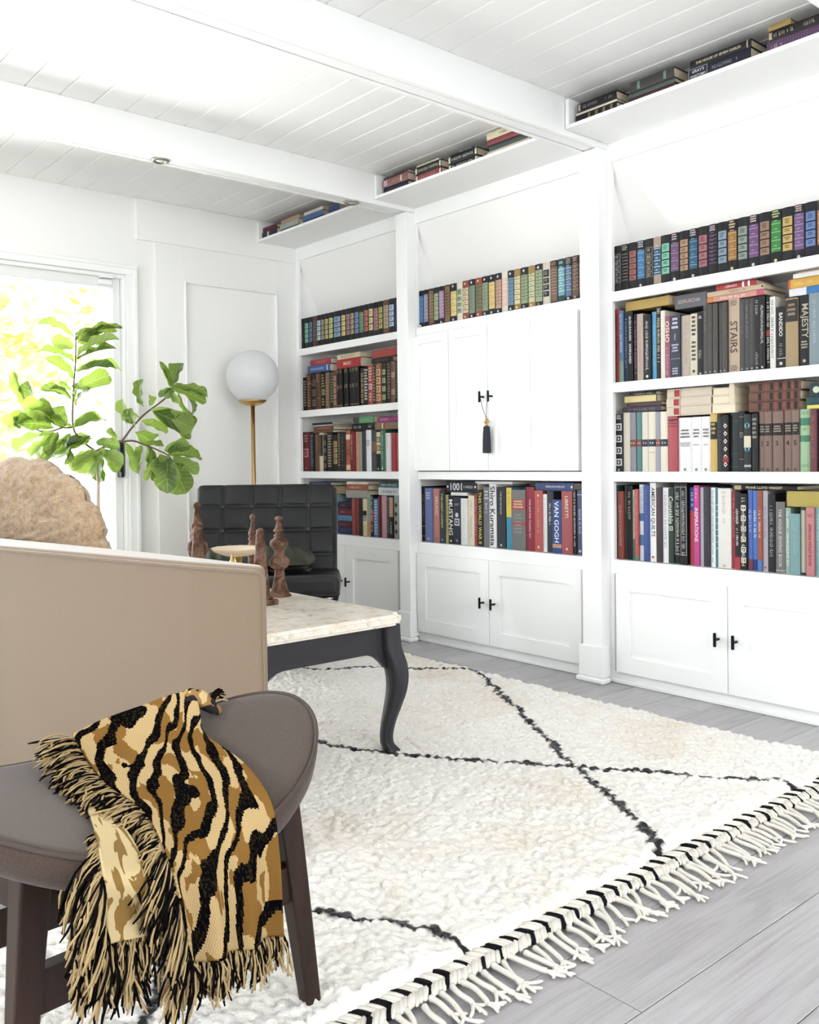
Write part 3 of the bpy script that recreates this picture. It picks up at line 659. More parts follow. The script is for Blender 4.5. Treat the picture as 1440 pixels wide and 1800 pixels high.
def build_throw():
    T = np.array(THROW)-O3; G = catmull_grid(T, 14, 14); r, c, _ = G.shape
    v, u = np.meshgrid(np.linspace(0, 1, c), np.linspace(0, 1, r))
    fold = 0.010*np.sin(v*17+u*3)*np.clip(u*2-1.1, 0, 1)+0.004*(vnoise(v, u, 7, 3)-0.5)
    hump = 0.010*np.exp(-((v-0.93)/0.09)**2)*np.exp(-((u-0.03)/0.10)**2)
    G = G+fold[..., None]*THN; G[..., 2] += hump
    g = grid_mesh('cloth', G, M_TIGER, thr); s = g.modifiers.new('s', 'SOLIDIFY'); s.thickness = 0.004; s.offset = -1
    L = catmull_grid(np.array(LINING)-O3, 12, 12)
    lr, lc, _ = L.shape; vv, uu = np.meshgrid(np.linspace(0, 1, lc), np.linspace(0, 1, lr)); L = L+(0.006*np.sin(vv*5+uu*4)*uu)[..., None]*THN
    h = grid_mesh('folded_layer', L, M_LIN, thr); s = h.modifiers.new('s', 'SOLIDIFY'); s.thickness = 0.004; s.offset = -1
    # a knotted corner bunched at the back edge
    kc = G[4, -4]-np.array((0, 0, 0.008)); V, Fc = [], []
    tube_data(smooth_path([tuple(kc+(-0.01, -0.012, 0.004)), tuple(kc+(0.002, 0.006, 0.002)), tuple(kc+(0.020, 0.022, -0.012)), tuple(kc+(0.034, 0.034, -0.024))], 4), [0.006, 0.010, 0.013, 0.015, 0.016, 0.0155, 0.0145, 0.0135, 0.012, 0.0105, 0.009, 0.007, 0.004], 10, V, Fc)
    mk = mat('striped_weave', '#94703f', 0.95); vk = texco(mk, 'Object', (1, 1, 1)); setcol(mk, ramp(mk, noise(mk, vk, 38, 1, 0.4), [(0.0, '#1b1718'), (0.47, '#1b1718'), (0.48, '#94703f'), (0.62, '#c9ae7c')], 'CONSTANT')); mobj('knotted_corner', V, Fc, mk, thr, True)
    r_ = random.Random(5); S = (([], []), ([], []))
    def strand(p, d, ln, droop, curl):
        p = Vector(p); d = Vector(d); d.normalize(); side = d.cross(Vector((0, 0, 1)))
        side = side.normalized() if side.length > 1e-3 else Vector((1, 0, 0)); c1, c2 = r_.uniform(-curl, curl), r_.uniform(-curl, curl); hh = r_.uniform(0, 0.008)
        pts = [p+d*ln*t+side*(c1*math.sin(t*3.0)+c2*t*t)*ln+Vector((0, 0, hh*math.sin(t*math.pi)-droop*t*t*ln))+Vector(THN)*r_.uniform(0, 0.006)*t for t in (0, 0.22, 0.45, 0.7, 0.88, 1.0)]
        st = S[0] if r_.random() < 0.6 else S[1]
        tube_data(pts, [0.0014, 0.0014, 0.0014, 0.0014, 0.0018, 0.0010], 4, *st)
    def edge(E, dirf, n, l0, l1, droop, curl):
        E = [Vector(e) for e in E]; 
        for i in range(n):
            s = r_.random()*(len(E)-1); k = min(int(s), len(E)-2); p = E[k].lerp(E[k+1], s-k)
            d = Vector(dirf(s/(len(E)-1)))+Vector((r_.uniform(-.18,.18), r_.uniform(-.18,.18), r_.uniform(-.18,.18)))
            strand(p, d, r_.uniform(l0, l1), droop, curl)
    left = G[:, 0]; nr = len(left)
    k1 = int(nr*0.52); k2 = int(nr*0.70)
    along = Vector((0.16, -0.98, 0.0))
    edge(left[2:k1], lambda s: (0.25+0.25*s, -0.95, 0.06), 430, 0.045, 0.08, 0.10, 0.20)
    edge(left[k1:k2], lambda s: (0.35, -0.85, -0.25-0.3*s), 190, 0.03, 0.06, 0.4, 0.30)
    edge(left[k2:], lambda s: (0.10, -0.62+0.2*s, -0.75), 230, 0.035, 0.065, 0.3, 0.24)
    edge(G[-1, :], lambda s: (0.03, -0.12+0.1*s, -1.0), 280, 0.026, 0.055, 0.0, 0.22)
    edge(L[lr//4:, 0], lambda s: (0.12, -0.55, -0.8), 320, 0.035, 0.07, 0.3, 0.28)
    edge(L[-1, :], lambda s: (0.02, -0.15, -1.0), 140, 0.04, 0.085, 0.0, 0.2)
    edge([kc+np.array((0.014, 0.018, -0.002)), kc+np.array((0.022, 0.026, -0.008))], lambda s: (-0.1, 0.8, 0.5), 30, 0.02, 0.035, 0.2, 0.2)
    for st, m, nm in ((S[0], M_STR, 'fringe'), (S[1], M_STRD, 'dark_fringe')):
        tag(mobj(nm, st[0], st[1], m, thr, True), None, None, kind='stuff')
build_throw()

# ------------------------------------------------------------------ black tufted lounge chair with cushion
M_LEA = mat('black_leather', '#1d1d20', 0.5, spec=0.4); _v = texco(M_LEA); _f = noise(M_LEA, _v, 240, 3); bump(M_LEA, _f, 0.15, 0.002); _f2 = noise(M_LEA, _v, 7, 3); setcol(M_LEA, ramp(M_LEA, _f2, [(0.3, '#0e0e0f'), (0.7, '#191a1c')]))
ch = thing('lounge_chair', 'black tufted leather lounge chair with chrome frame', 'chair', (-3.34, 2.02, 0), math.radians(53.1))
# local: x right, -y forward; back top centre is at local y ~ +0.45
def tufted(name, w, h, cols, rows, th, xf, bulge=0.018, rc=0.06):
    nu, nv = cols*16+1, rows*16+1
    U, Vv = np.meshgrid(np.linspace(-1, 1, nu), np.linspace(0, 1, nv))
    pu = np.abs(np.sin((U*0.5+0.5)*cols*math.pi)); pv = np.abs(np.sin(Vv*rows*math.pi))
    puff = bulge*(np.minimum(pu, pv)**0.35*0.55+(pu*pv)**0.5*0.45)
    X = U*w/2; Z = Vv*h
    ex = np.clip((w/2-np.abs(X))/0.022, 0, 1); ez = np.clip(np.minimum(Z, h-Z)/0.022, 0, 1)
    rnd = np.sqrt(np.clip(1-(1-ex)**2, 0, 1))*np.sqrt(np.clip(1-(1-ez)**2, 0, 1))
    # rounded outer corners
    cxr = np.clip(np.abs(X)-(w/2-rc), 0, rc); czr = np.clip(np.maximum(Z-(h-rc), 0), 0, rc); d = np.hypot(cxr, czr); k = np.where(d > 1e-6, np.minimum(1, rc/np.maximum(np.maximum(cxr, czr), 1e-6)*np.maximum(cxr, czr)/np.maximum(d, 1e-6)), 1)
    X = np.where((cxr > 0) & (czr > 0), np.sign(X)*(w/2-rc+cxr*k), X); Z = np.where((cxr > 0) & (czr > 0), h-rc+czr*k, Z)
    Yf = -(th/2)*rnd-puff*rnd; Yb = (th/2)*rnd
    Pf = np.stack([X, Yf, Z], -1); Pb = np.stack([X, Yb, Z], -1)[:, ::-1]
    A = grid_mesh(name, Pf, M_LEA, ch); B = grid_mesh(name+'_rear', Pb, M_LEA, ch)
    for o in (A, B): o.matrix_local = xf
    bt = []
    for i in range(1, cols):
        for j in range(1, rows):
            V, Fc = lathe_data([(0.001, -0.004), (0.008, -0.003), (0.011, 0.001), (0.009, 0.005), (0.002, 0.0075)], 12)
            o = mobj('button', V, Fc, mat('leather_button', '#2f3034', 0.4), ch, True)
            o.matrix_local = xf @ Matrix.Translation((-w/2+w*i/cols, -th/2-0.003, h*j/rows)) @ Matrix.Rotation(R90, 4, 'X')
    pp = [(-w/2+0.012, -0.0, 0), (-w/2+0.006, 0, h-rc), (-w/2+0.02, 0, h-0.022), (-w/2+rc, 0, h-0.004), (0, 0, h), (w/2-rc, 0, h-0.004), (w/2-0.02, 0, h-0.022), (w/2-0.006, 0, h-rc), (w/2-0.012, 0, 0)]
    o = tube('piping', smooth_path(pp, 5), 0.006, M_LEA, ch, 6); o.matrix_local = xf
tufted('backrest', 0.655, 0.47, 5, 4, 0.085, Matrix.Translation((0, 0.27, 0.375)) @ Matrix.Rotation(math.radians(-21), 4, 'X'))
tufted('seat', 0.69, 0.56, 5, 4, 0.075, Matrix.Translation((0, 0.27, 0.402)) @ Matrix.Rotation(math.radians(83), 4, 'X') @ Matrix.Rotation(math.pi, 4, 'Z') @ Matrix.Scale(-1, 4, (1, 0, 0)) if False else Matrix.Translation((0, 0.27, 0.395)) @ Matrix(((1,0,0,0),(0,0.10,-0.995,0),(0,-0.995,0.10,0),(0,0,0,1))), 0.012, 0.03)
box('seat_front', -0.345, 0.345, -0.335, -0.255, 0.395, 0.475, M_LEA, ch, 0.022, 3)
def flat_bar(nm, pts, w=0.035, th=0.012):
    pts = smooth_path(pts, 6); V, Fc = [], []
    for i, p in enumerate(pts):
        t_ = (pts[min(i+1, len(pts)-1)]-pts[max(i-1, 0)]).normalized(); n = Vector((0, -t_.z, t_.y)).normalized()*th/2
        for sx, s in ((-1,-1),(1,-1),(1,1),(-1,1)): V.append((p.x+sx*w/2, p.y+s*n.y, p.z+s*n.z))
    for i in range(len(pts)-1):
        for j in range(4): Fc.append((i*4+j, i*4+(j+1)%4, (i+1)*4+(j+1)%4, (i+1)*4+j))
    Fc.append((3,2,1,0)); k = len(pts)*4; Fc.append((k-4,k-3,k-2,k-1)); mobj(nm, V, Fc, M_CHROME, ch, True)
for x in (-0.30, 0.30):
    flat_bar('frame_bar', [(x, 0.50, 0.80), (x, 0.36, 0.45), (x, 0.24, 0.20), (x, 0.22, 0.012)]); flat_bar('frame_bar', [(x, -0.30, 0.385), (x, 0.0, 0.345), (x, 0.26, 0.22), (x, 0.42, 0.012)])
for y, z in ((-0.28, 0.375), (0.15, 0.33), (0.44, 0.60)): box('cross_bar', -0.30, 0.30, y-0.012, y+0.012, z-0.006, z+0.006, M_BLACK, ch)
pil = thing('velvet_pillow', 'dark green ribbed velvet pillow lying on the black chair', 'pillow', (-3.37, 2.00, 0.505), math.radians(53.1))
def pillow():
    m = mat('olive_velvet', '#2b2d1f', 0.55, spec=0.4)
    n = 61; U, Vv = np.meshgrid(np.linspace(-1, 1, n), np.linspace(-1, 1, n)); su = 1-0.07*(1-Vv**2)*0; 
    X = 0.27*U*(1-0.08*(1-np.abs(U))*0)*(1-0.06*Vv**2); Y = 0.20*Vv*(1-0.06*U**2)
    hgt = 0.075*((1-U**4)*(1-Vv**4))**0.55; rib = 0.004*np.sin((U+0.15*Vv)*34)*np.clip(hgt/0.03, 0, 1)
    g = grid_mesh('top_panel', np.stack([X, Y, hgt*0.8+rib], -1), m, pil); h = grid_mesh('bottom_panel', np.stack([X, Y, -hgt*0.28], -1)[:, ::-1], m, pil)
    e = [(X[0, i], Y[0, i], 0) for i in range(0, n, 6)]+[(X[i, -1], Y[i, -1], 0) for i in range(0, n, 6)]+[(X[-1, i], Y[-1, i], 0) for i in range(n-1, -1, -6)]+[(X[i, 0], Y[i, 0], 0) for i in range(n-1, -1, -6)]
    tube('piping', e, 0.004, m, pil, 6)
pillow()

# ------------------------------------------------------------------ globe floor lamp
lamp = thing('floor_lamp', 'brass floor lamp with white glass globe', 'lamp', (-4.40, 2.635, 0))
gp = [(0.147*math.sin(a), 1.404-0.147*math.cos(a)) for a in np.linspace(0.02, math.pi-0.02, 40)]
M_OPAL = mat('opal_glass', '#f7f7f9', 0.08, spec=0.6); _n, _l, _b = NT(M_OPAL); _t = _n.new('ShaderNodeBsdfTranslucent'); _t.inputs[0].default_value = (0.97, 0.97, 0.98, 1)
_x = _n.new('ShaderNodeMixShader'); _x.inputs[0].default_value = 0.55; _l.new(_b.outputs[0], _x.inputs[1]); _l.new(_t.outputs[0], _x.inputs[2]); _l.new(_x.outputs[0], _n['Material Output'].inputs[0])
lathe('globe_shade', gp, M_OPAL, lamp, 48)
lathe('cup', [(0.016, 1.238), (0.045, 1.246), (0.074, 1.262), (0.078, 1.272), (0.074, 1.272)], M_BRASS, lamp, 32)
lathe('pole', [(0.0115, 0.02), (0.0115, 1.24)], M_BRASS, lamp, 20)
lathe('base', [(0.14, 0.0), (0.14, 0.014), (0.13, 0.02), (0.02, 0.024)], M_BRASS, lamp, 40)

# ------------------------------------------------------------------ fiddle leaf fig
def leaf_mat():
    m = bpy.data.materials.new('fig_leaf'); m.use_nodes = True; MATS['fig_leaf'] = m; n, l, b = NT(m)
    b.inputs['Roughness'].default_value = 0.35
    tc = n.new('ShaderNodeTexCoord'); sp = n.new('ShaderNodeSeparateXYZ'); l.new(tc.outputs['UV'], sp.inputs[0])
    def mth(op, a, b_=None):
        x = n.new('ShaderNodeMath'); x.operation = op
        for s, v in zip(x.inputs, (a, b_)):
            if v is None: continue
            if isinstance(v, (int, float)): s.default_value = v
            else: l.new(v, s)
        return x.outputs[0]
    du = mth('ABSOLUTE', mth('SUBTRACT', sp.outputs[0], 0.5))
    rib = mth('LESS_THAN', du, 0.018)
    lat = mth('LESS_THAN', mth('ABSOLUTE', mth('SUBTRACT', mth('FRACT', mth('ADD', mth('MULTIPLY', sp.outputs[1], 7.0), mth('MULTIPLY', du, -3.2))), 0.5)), 0.045)
    vein = mth('MAXIMUM', rib, lat)
    oi = n.new('ShaderNodeObjectInfo'); f = noise(m, texco(m), 14, 3)
    gc = ramp(m, oi.outputs['Random'], [(0.0, '#36462f'), (0.3, '#587240'), (0.65, '#80994f'), (1.0, '#a3b56a')])
    gc = mixc(m, mth('MULTIPLY', f, 0.35), gc, '#2c4420'); c = mixc(m, mth('MULTIPLY', vein, 0.55), gc, '#b4c583'); setcol(m, c)
    tr = n.new('ShaderNodeBsdfTranslucent'); tc2 = mixc(m, 0.45, c, '#b5d23a'); l.new(tc2, tr.inputs[0])
    mx = n.new('ShaderNodeMixShader'); mx.inputs[0].default_value = 0.42; out = n['Material Output']
    l.new(b.outputs[0], mx.inputs[1]); l.new(tr.outputs[0], mx.inputs[2]); l.new(mx.outputs[0], out.inputs[0])
    return m
M_LEAF = leaf_mat(); M_BARK = mat('fig_bark', '#6b5a4a', 0.8); M_BARKP = mat('pale_fig_trunk', '#b8a796', 0.8)
LEAVES = [(-4150,1546,1508,-4198,1402,1566,0.35),(-4064,1512,1455,-4036,1404,1467,0.6),(-4149,1556,1515,-4153,1632,1539,0.5),(-4103,1542,1492,-4167,1757,1551,0.2),(-4072,1530,1471,-4147,1686,1494,0.45),(-4113,1534,1387,-4099,1373,1429,0.3),(-4108,1527,1311,-4079,1392,1398,0.35),(-4071,1532,1397,-3961,1669,1446,0.3),(-4126,1545,1341,-4083,1718,1368,0.25),(-4076,1525,1268,-4112,1697,1338,0.45),(-4160,1551,1199,-4046,1578,1268,0.3),(-4124,1525,1258,-4155,1479,1299,0.35),(-4053,1495,1212,-4024,1348,1254,0.35),(-4103,1515,1100,-4033,1360,1219,0.55),(-4156,1388,1201,-4101,1320,1294,0.6),(-4115,1335,1164,-4195,1293,1340,0.25),(-4081,1407,1131,-3976,1259,1174,0.6),(-4135,1432,1120,-4097,1345,1186,0.6),(-4124,1306,1157,-4061,1223,1122,0.4),(-4073,1470,1091,-4125,1430,1180,0.8),(-4060,1259,1088,-4016,1182,1110,0.7),(-4078,1425,1091,-3998,1240,1098,0.45),(-4109,1429,1072,-4042,1252,984,0.6),(-4055,1417,1070,-4132,1343,959,0.55),(-4058,1438,1070,-4071,1401,958,0.5),(-4102,1473,1039,-4170,1381,925,0.45),(-4076,1518,1092,-4112,1672,1124,0.5),(-4055,1490,1064,-4095,1476,1005,0.5),(-4093,1592,1039,-4105,1480,1012,0.5),(-4086,1590,1053,-4143,1446,965,0.45),(-4138,1512,992,-4074,1467,924,0.3),(-4070,1610,984,-4045,1490,896,0.6),(-4049,1616,983,-4104,1566,881,0.9),(-4058,1634,983,-4121,1635,845,0.7),(-4044,1642,990,-4007,1682,887,0.6),(-4087,1617,977,-3974,1697,921,0.5),(-4066,1609,1025,-3992,1691,1003,0.5),(-4154,1746,1042,-4172,1718,1078,0.6),(-4150,1781,1028,-4207,1834,906,0.35),(-4134,1813,1113,-4045,1729,1226,0.45),(-4145,1856,1143,-4180,1811,1173,0.5),(-4101,1860,1199,-4014,1815,1318,0.45),(-4044,1864,1196,-3988,1847,1241,0.5),(-4134,1859,1128,-4114,1987,1079,0.45),(-4075,1801,1075,-4164,1924,1029,0.55),(-4078,1887,1184,-4097,2107,1102,0.45),(-4089,1971,1274,-4042,2009,1214,0.5),(-4080,1990,1289,-4065,2179,1251,0.3),(-4093,2036,1277,-4150,2148,1172,0.2),(-4101,2008,1298,-4173,2086,1426,0.45),(-4102,1993,1298,-4084,1947,1388,0.2),(-4067,1984,1287,-4081,1927,1243,0.5),(-4158,2036,1281,-4142,2069,1319,0.6),(-4135,1865,1013,-4072,1811,877,0.4),(-4113,1893,1006,-4130,1899,926,0.45),(-4051,1834,1018,-4064,1939,1012,0.3),(-4118,1980,977,-4142,2063,1014,0.5),(-4102,1980,969,-4182,2190,954,0.35),(-4094,1999,954,-3992,2081,873,0.5),(-4092,1967,962,-4029,1889,862,0.6),(-4046,1960,947,-3961,1908,784,0.55),(-4071,1995,925,-3992,2016,780,0.8),(-4062,1906,954,-4106,1909,839,0.3)]
BR = [('trunk', [(-4060,1628,260),(-4100,1628,707),(-4100,1630,846),(-4100,1622,984)], 0.011),
 ('branch', [(-4100,1622,984),(-4100,1567,1025),(-4100,1519,1093),(-4100,1523,1256),(-4100,1535,1399),(-4100,1538,1522)], 0.0055),
 ('branch', [(-4100,1519,1093),(-4100,1473,1092),(-4100,1420,1118),(-4100,1369,1197)], 0.004),
 ('branch', [(-4100,1473,1092),(-4100,1393,1071),(-4100,1297,1103)], 0.004),
 ('branch', [(-4100,1622,984),(-4100,1680,1012),(-4100,1738,1026),(-4100,1798,1097),(-4100,1859,1159),(-4100,1936,1215),(-4100,2015,1276)], 0.0065),
 ('branch', [(-4100,1738,1026),(-4100,1797,1034),(-4100,1856,1016),(-4100,1971,969),(-4100,2009,925)], 0.005)]
fig = thing('fiddle_leaf_fig', 'fiddle leaf fig tree with large green leaves beside the glass door', 'plant', (-4.06, 1.628, 0))
FO = Vector((-4.06, 1.628, 0))
for nm, pts, r in BR:
    p = smooth_path([Vector(q)/1000-FO for q in pts], 5); tube(nm, p, [r*(1-0.45*i/len(p)) for i in range(len(p))], M_BARKP if nm == 'trunk' else M_BARK, fig, 8)
lathe('pot', [(0.11, 0), (0.15, 0.02), (0.17, 0.27), (0.165, 0.28), (0.15, 0.275), (0.14, 0.24)], mat('white_planter', '#e6e2da', 0.5), fig, 28)
lathe('soil', [(0.001, 0.236), (0.142, 0.24), (0.142, 0.246), (0.001, 0.25)], mat('potting_soil', '#3a2d24', 0.95), fig, 20)
def leaf_mesh(k):
    n, c = 15, 9; S, Q = np.meshgrid(np.linspace(0, 1, n), np.linspace(-1, 1, c), indexing='ij')
    prof = np.interp(S[:, 0], [0, .04, .15, .3, .42, .55, .7, .82, .92, .97, 1], [.02, .10, .30, .36, .37, .44, .50, .48, .34, .2, .03])
    r = random.Random(k); arch = r.uniform(0.05, 0.16); fold = r.uniform(0.10, 0.28); wv = r.uniform(0.02, 0.05); ph = r.uniform(0, 6)
    X = Q*prof[:, None]; Y = S; Z = -arch*4*(S-0.5)**2+arch+fold*np.abs(Q)**1.3*prof[:, None]+wv*np.sin(S*17+ph)*Q**2
    o = grid_mesh('leaf_src', np.stack([X, Y, Z], -1), M_LEAF); me = o.data; bpy.data.objects.remove(o); return me
LM = [leaf_mesh(k) for k in range(6)]
CAMP = Vector((0, 0, 0.92)); rl = random.Random(17)
ALL = list(LEAVES)
for L in LEAVES:
    if rl.random() < 0.45:
        q = [v+rl.uniform(-45, 45) for v in L[3:6]]; ALL.append(tuple(v+rl.uniform(-12, 12) for v in L[:3])+tuple(q)+(L[6]*rl.uniform(0.8, 1.1),))
for i, L in enumerate(ALL):
    a = Vector(L[0:3])/1000; t_ = Vector(L[3:6])/1000; y = (t_-a); ln = y.length; y.normalize()
    # leaves open towards the light of the room with their own scatter
    nrm = Vector((0.75+rl.uniform(-.5,.5), -0.45+rl.uniform(-.6,.6), 0.45+rl.uniform(-.5,.5))); x = y.cross(nrm).normalized(); z = x.cross(y)
    w = L[6]*ln*1.05
    o = link(bpy.data.objects.new('leaf', LM[i % 6]), fig)
    o.matrix_local = Matrix.Translation(a-FO) @ Matrix(((x.x*w, y.x*ln, z.x*ln, 0), (x.y*w, y.y*ln, z.y*ln, 0), (x.z*w, y.z*ln, z.z*ln, 0), (0, 0, 0, 1)))

# ------------------------------------------------------------------ tassel on the cupboard knobs
tas = thing('door_tassel', 'black tassel with gold beads hanging from cupboard knobs', 'tassel', (-2.963, 3.022, 0.955))
prf = [(0.020, 0.0), (0.022, 0.004), (0.021, 0.05), (0.0195, 0.09), (0.017, 0.112), (0.0175, 0.116), (0.0175, 0.121), (0.010, 0.126)]
V, Fc = [], []; n = 28
for r, z in prf:
    for i in range(n):
        a = 2*math.pi*i/n; k = r*(1+0.05*math.cos(i*math.pi)); V.append((k*math.cos(a), 0.7*k*math.sin(a), z))
for j in range(len(prf)-1):
    for i in range(n): Fc.append((j*n+i, j*n+(i+1)%n, (j+1)*n+(i+1)%n, (j+1)*n+i))
Fc.append(tuple(range(n-1,-1,-1))); Fc.append(tuple((len(prf)-1)*n+i for i in range(n)))
mobj('skirt', V, Fc, mat('black_thread', '#33333b', 0.9), tas, True)
bead = [(0.001, 0.0), (0.006, 0.002), (0.0085, 0.007), (0.006, 0.012), (0.001, 0.014)]
for dx, dz in ((0, 0.124), (-0.007, 0.137), (0.008, 0.139), (0.0, 0.150)):
    lathe('bead', bead, mat('gold_bead', '#c9a46a', 0.35, 0.6), tas, 12, (dx, 0, dz))
for x1 in (-0.038, 0.012):
    tube('cord', smooth_path([(0, 0, 0.16), (x1*0.5, -0.006, 0.21), (x1, -0.002, 0.262)], 4), 0.0014, M_BLACK, tas, 5)

# ------------------------------------------------------------------ garden outside the glass door
gr = box('ground', -16, XL-0.14, -10, 14, -0.2, -0.1, mat('pale_paving', '#d8d5cc', 0.9)); tag(gr, 'pale paving outside the glass door', None, kind='structure')
fen = thing('garden_fence', 'pale white board fence beyond the glass door', 'fence', (-7.2, 2.0, -0.1))
M_FEN = mat('white_fence_paint', '#e6ebf2', 0.7)
for i in range(46):
    y = -2.6+i*0.152; box('board', 0, 0.02, y, y+0.146, 0, 1.46, M_FEN, fen, 0.002)
box('cap_rail', -0.03, 0.05, -2.6, 4.4, 1.46, 1.50, M_FEN, fen, 0.003)
def tree(x, y, h, rad, cz, n, label, seed, col):
    t = thing('garden_tree', label, 'tree', (x, y, -0.1), 0, 'garden trees'); r = random.Random(seed)
    tube('trunk', smooth_path([(0,0,0),(0.06,0.05,h*0.35),(0,0.1,h*0.75)], 4), [0.09,0.085,0.08,0.08,0.07,0.06,0.05,0.04,0.03], M_BARKP, t, 8)
    V, Fc = [], []
    for i in range(n):
        while True:
            p = Vector((r.uniform(-1,1), r.uniform(-1,1), r.uniform(-1,1)))
            if p.length < 1: break
        p = Vector((p.x*rad, p.y*rad, cz+p.z*rad*1.25)); a = Vector((r.uniform(-1,1), r.uniform(-1,1), r.uniform(-.6,.6))).normalized(); b_ = a.orthogonal().normalized(); s = r.uniform(0.05, 0.11)
        k = len(V); c_ = a.cross(b_)*s*0.12
        V += [tuple(p-a*s), tuple(p+b_*s*0.45+c_), tuple(p+a*s), tuple(p-b_*s*0.45+c_)]; Fc += [(k,k+1,k+2), (k,k+2,k+3)]
    m = MATS.get(col)
    if m is None:
        m = bpy.data.materials.new(col); m.use_nodes = True; MATS[col] = m; nn, ll, bb = NT(m); bb.inputs['Roughness'].default_value = 0.5
        g = ramp(m, noise(m, texco(m), 3, 2), [(0.35, '#8fb03e'), (0.5, '#c4d77a'), (0.7, '#ebf0bc')]); setcol(m, g)
        tr = nn.new('ShaderNodeBsdfTranslucent'); ll.new(g, tr.inputs[0]); mx = nn.new('ShaderNodeMixShader'); mx.inputs[0].default_value = 0.45
        ll.new(bb.outputs[0], mx.inputs[1]); ll.new(tr.outputs[0], mx.inputs[2]); ll.new(mx.outputs[0], nn['Material Output'].inputs[0])
    tag(mobj('foliage', V, Fc, m, t), None, None, kind='stuff')
tree(-8.3, 2.2, 3.0, 0.8, 1.9, 900, 'yellow green garden tree at left edge beyond the fence', 1, 'garden_leaf')
tree(-9.2, 3.5, 3.4, 0.85, 2.5, 200, 'sparse garden tree behind the fence near the door jamb', 2, 'garden_leaf')
tree(-6.4, 1.65, 1.6, 0.42, 1.0, 420, 'low leafy shrub in front of the fence', 3, 'garden_leaf')

# ------------------------------------------------------------------ books
BK = {}
def bmat(h):
    h = h.lower(); h = ''.join(c*2 for c in h) if len(h) == 3 else h
    if 'book_'+h in MATS: return MATS['book_'+h]
    c = hexc(h); g = 0.3*c[0]+0.59*c[1]+0.11*c[2]; k = 0.66 if g < 0.6 else 0.78
    return mat('book_'+h, tuple((0.9*v+0.1*g)*k for v in c), 0.55, spec=0.35)
M_PAGE = mat('book_pages', '#dccfb8', 0.9, spec=0.1)
_v = texco(M_PAGE, 'Object', (900, 1, 1)); setcol(M_PAGE, ramp(M_PAGE, noise(M_PAGE, _v, 1.0, 2), [(0.3, '#c9b99c'), (0.6, '#e3d8c4')]))
DG = bpy.context.evaluated_depsgraph_get
FONTC = {}
def text_verts(s):
    """outline mesh of a word from the built-in font, normalised to unit length along x"""
    if s in FONTC: return FONTC[s]
    c = bpy.data.curves.new('lettering', 'FONT'); c.body = s; c.resolution_u = 2; c.offset = 0.012; c.align_x = 'LEFT'
    o = bpy.data.objects.new('lettering', c); COL.objects.link(o); dg = DG(); dg.update()
    me = bpy.data.meshes.new_from_object(o.evaluated_get(dg)); 
    bm = bmesh.new(); bm.from_mesh(me); ya, yb = min(v.co.y for v in bm.verts), max(v.co.y for v in bm.verts)
    for i in range(1, 6):   # cut across so that the lettering can follow a rounded spine
        bmesh.ops.bisect_plane(bm, geom=bm.verts[:]+bm.edges[:]+bm.faces[:], plane_co=(0, ya+(yb-ya)*i/6, 0), plane_no=(0, 1, 0))
    bm.verts.index_update(); vs = [v.co.copy() for v in bm.verts]; fs = [tuple(v.index for v in f.verts) for f in bm.faces]; bm.free()
    bpy.data.objects.remove(o); bpy.data.curves.remove(c); bpy.data.meshes.remove(me)
    x0, x1 = min(v.x for v in vs), max(v.x for v in vs); y0, y1 = min(v.y for v in vs), max(v.y for v in vs)
    FONTC[s] = ([((v.x-x0)/(x1-x0), (v.y-y0)/(x1-x0)) for v in vs], fs, (y1-y0)/(x1-x0)); return FONTC[s]
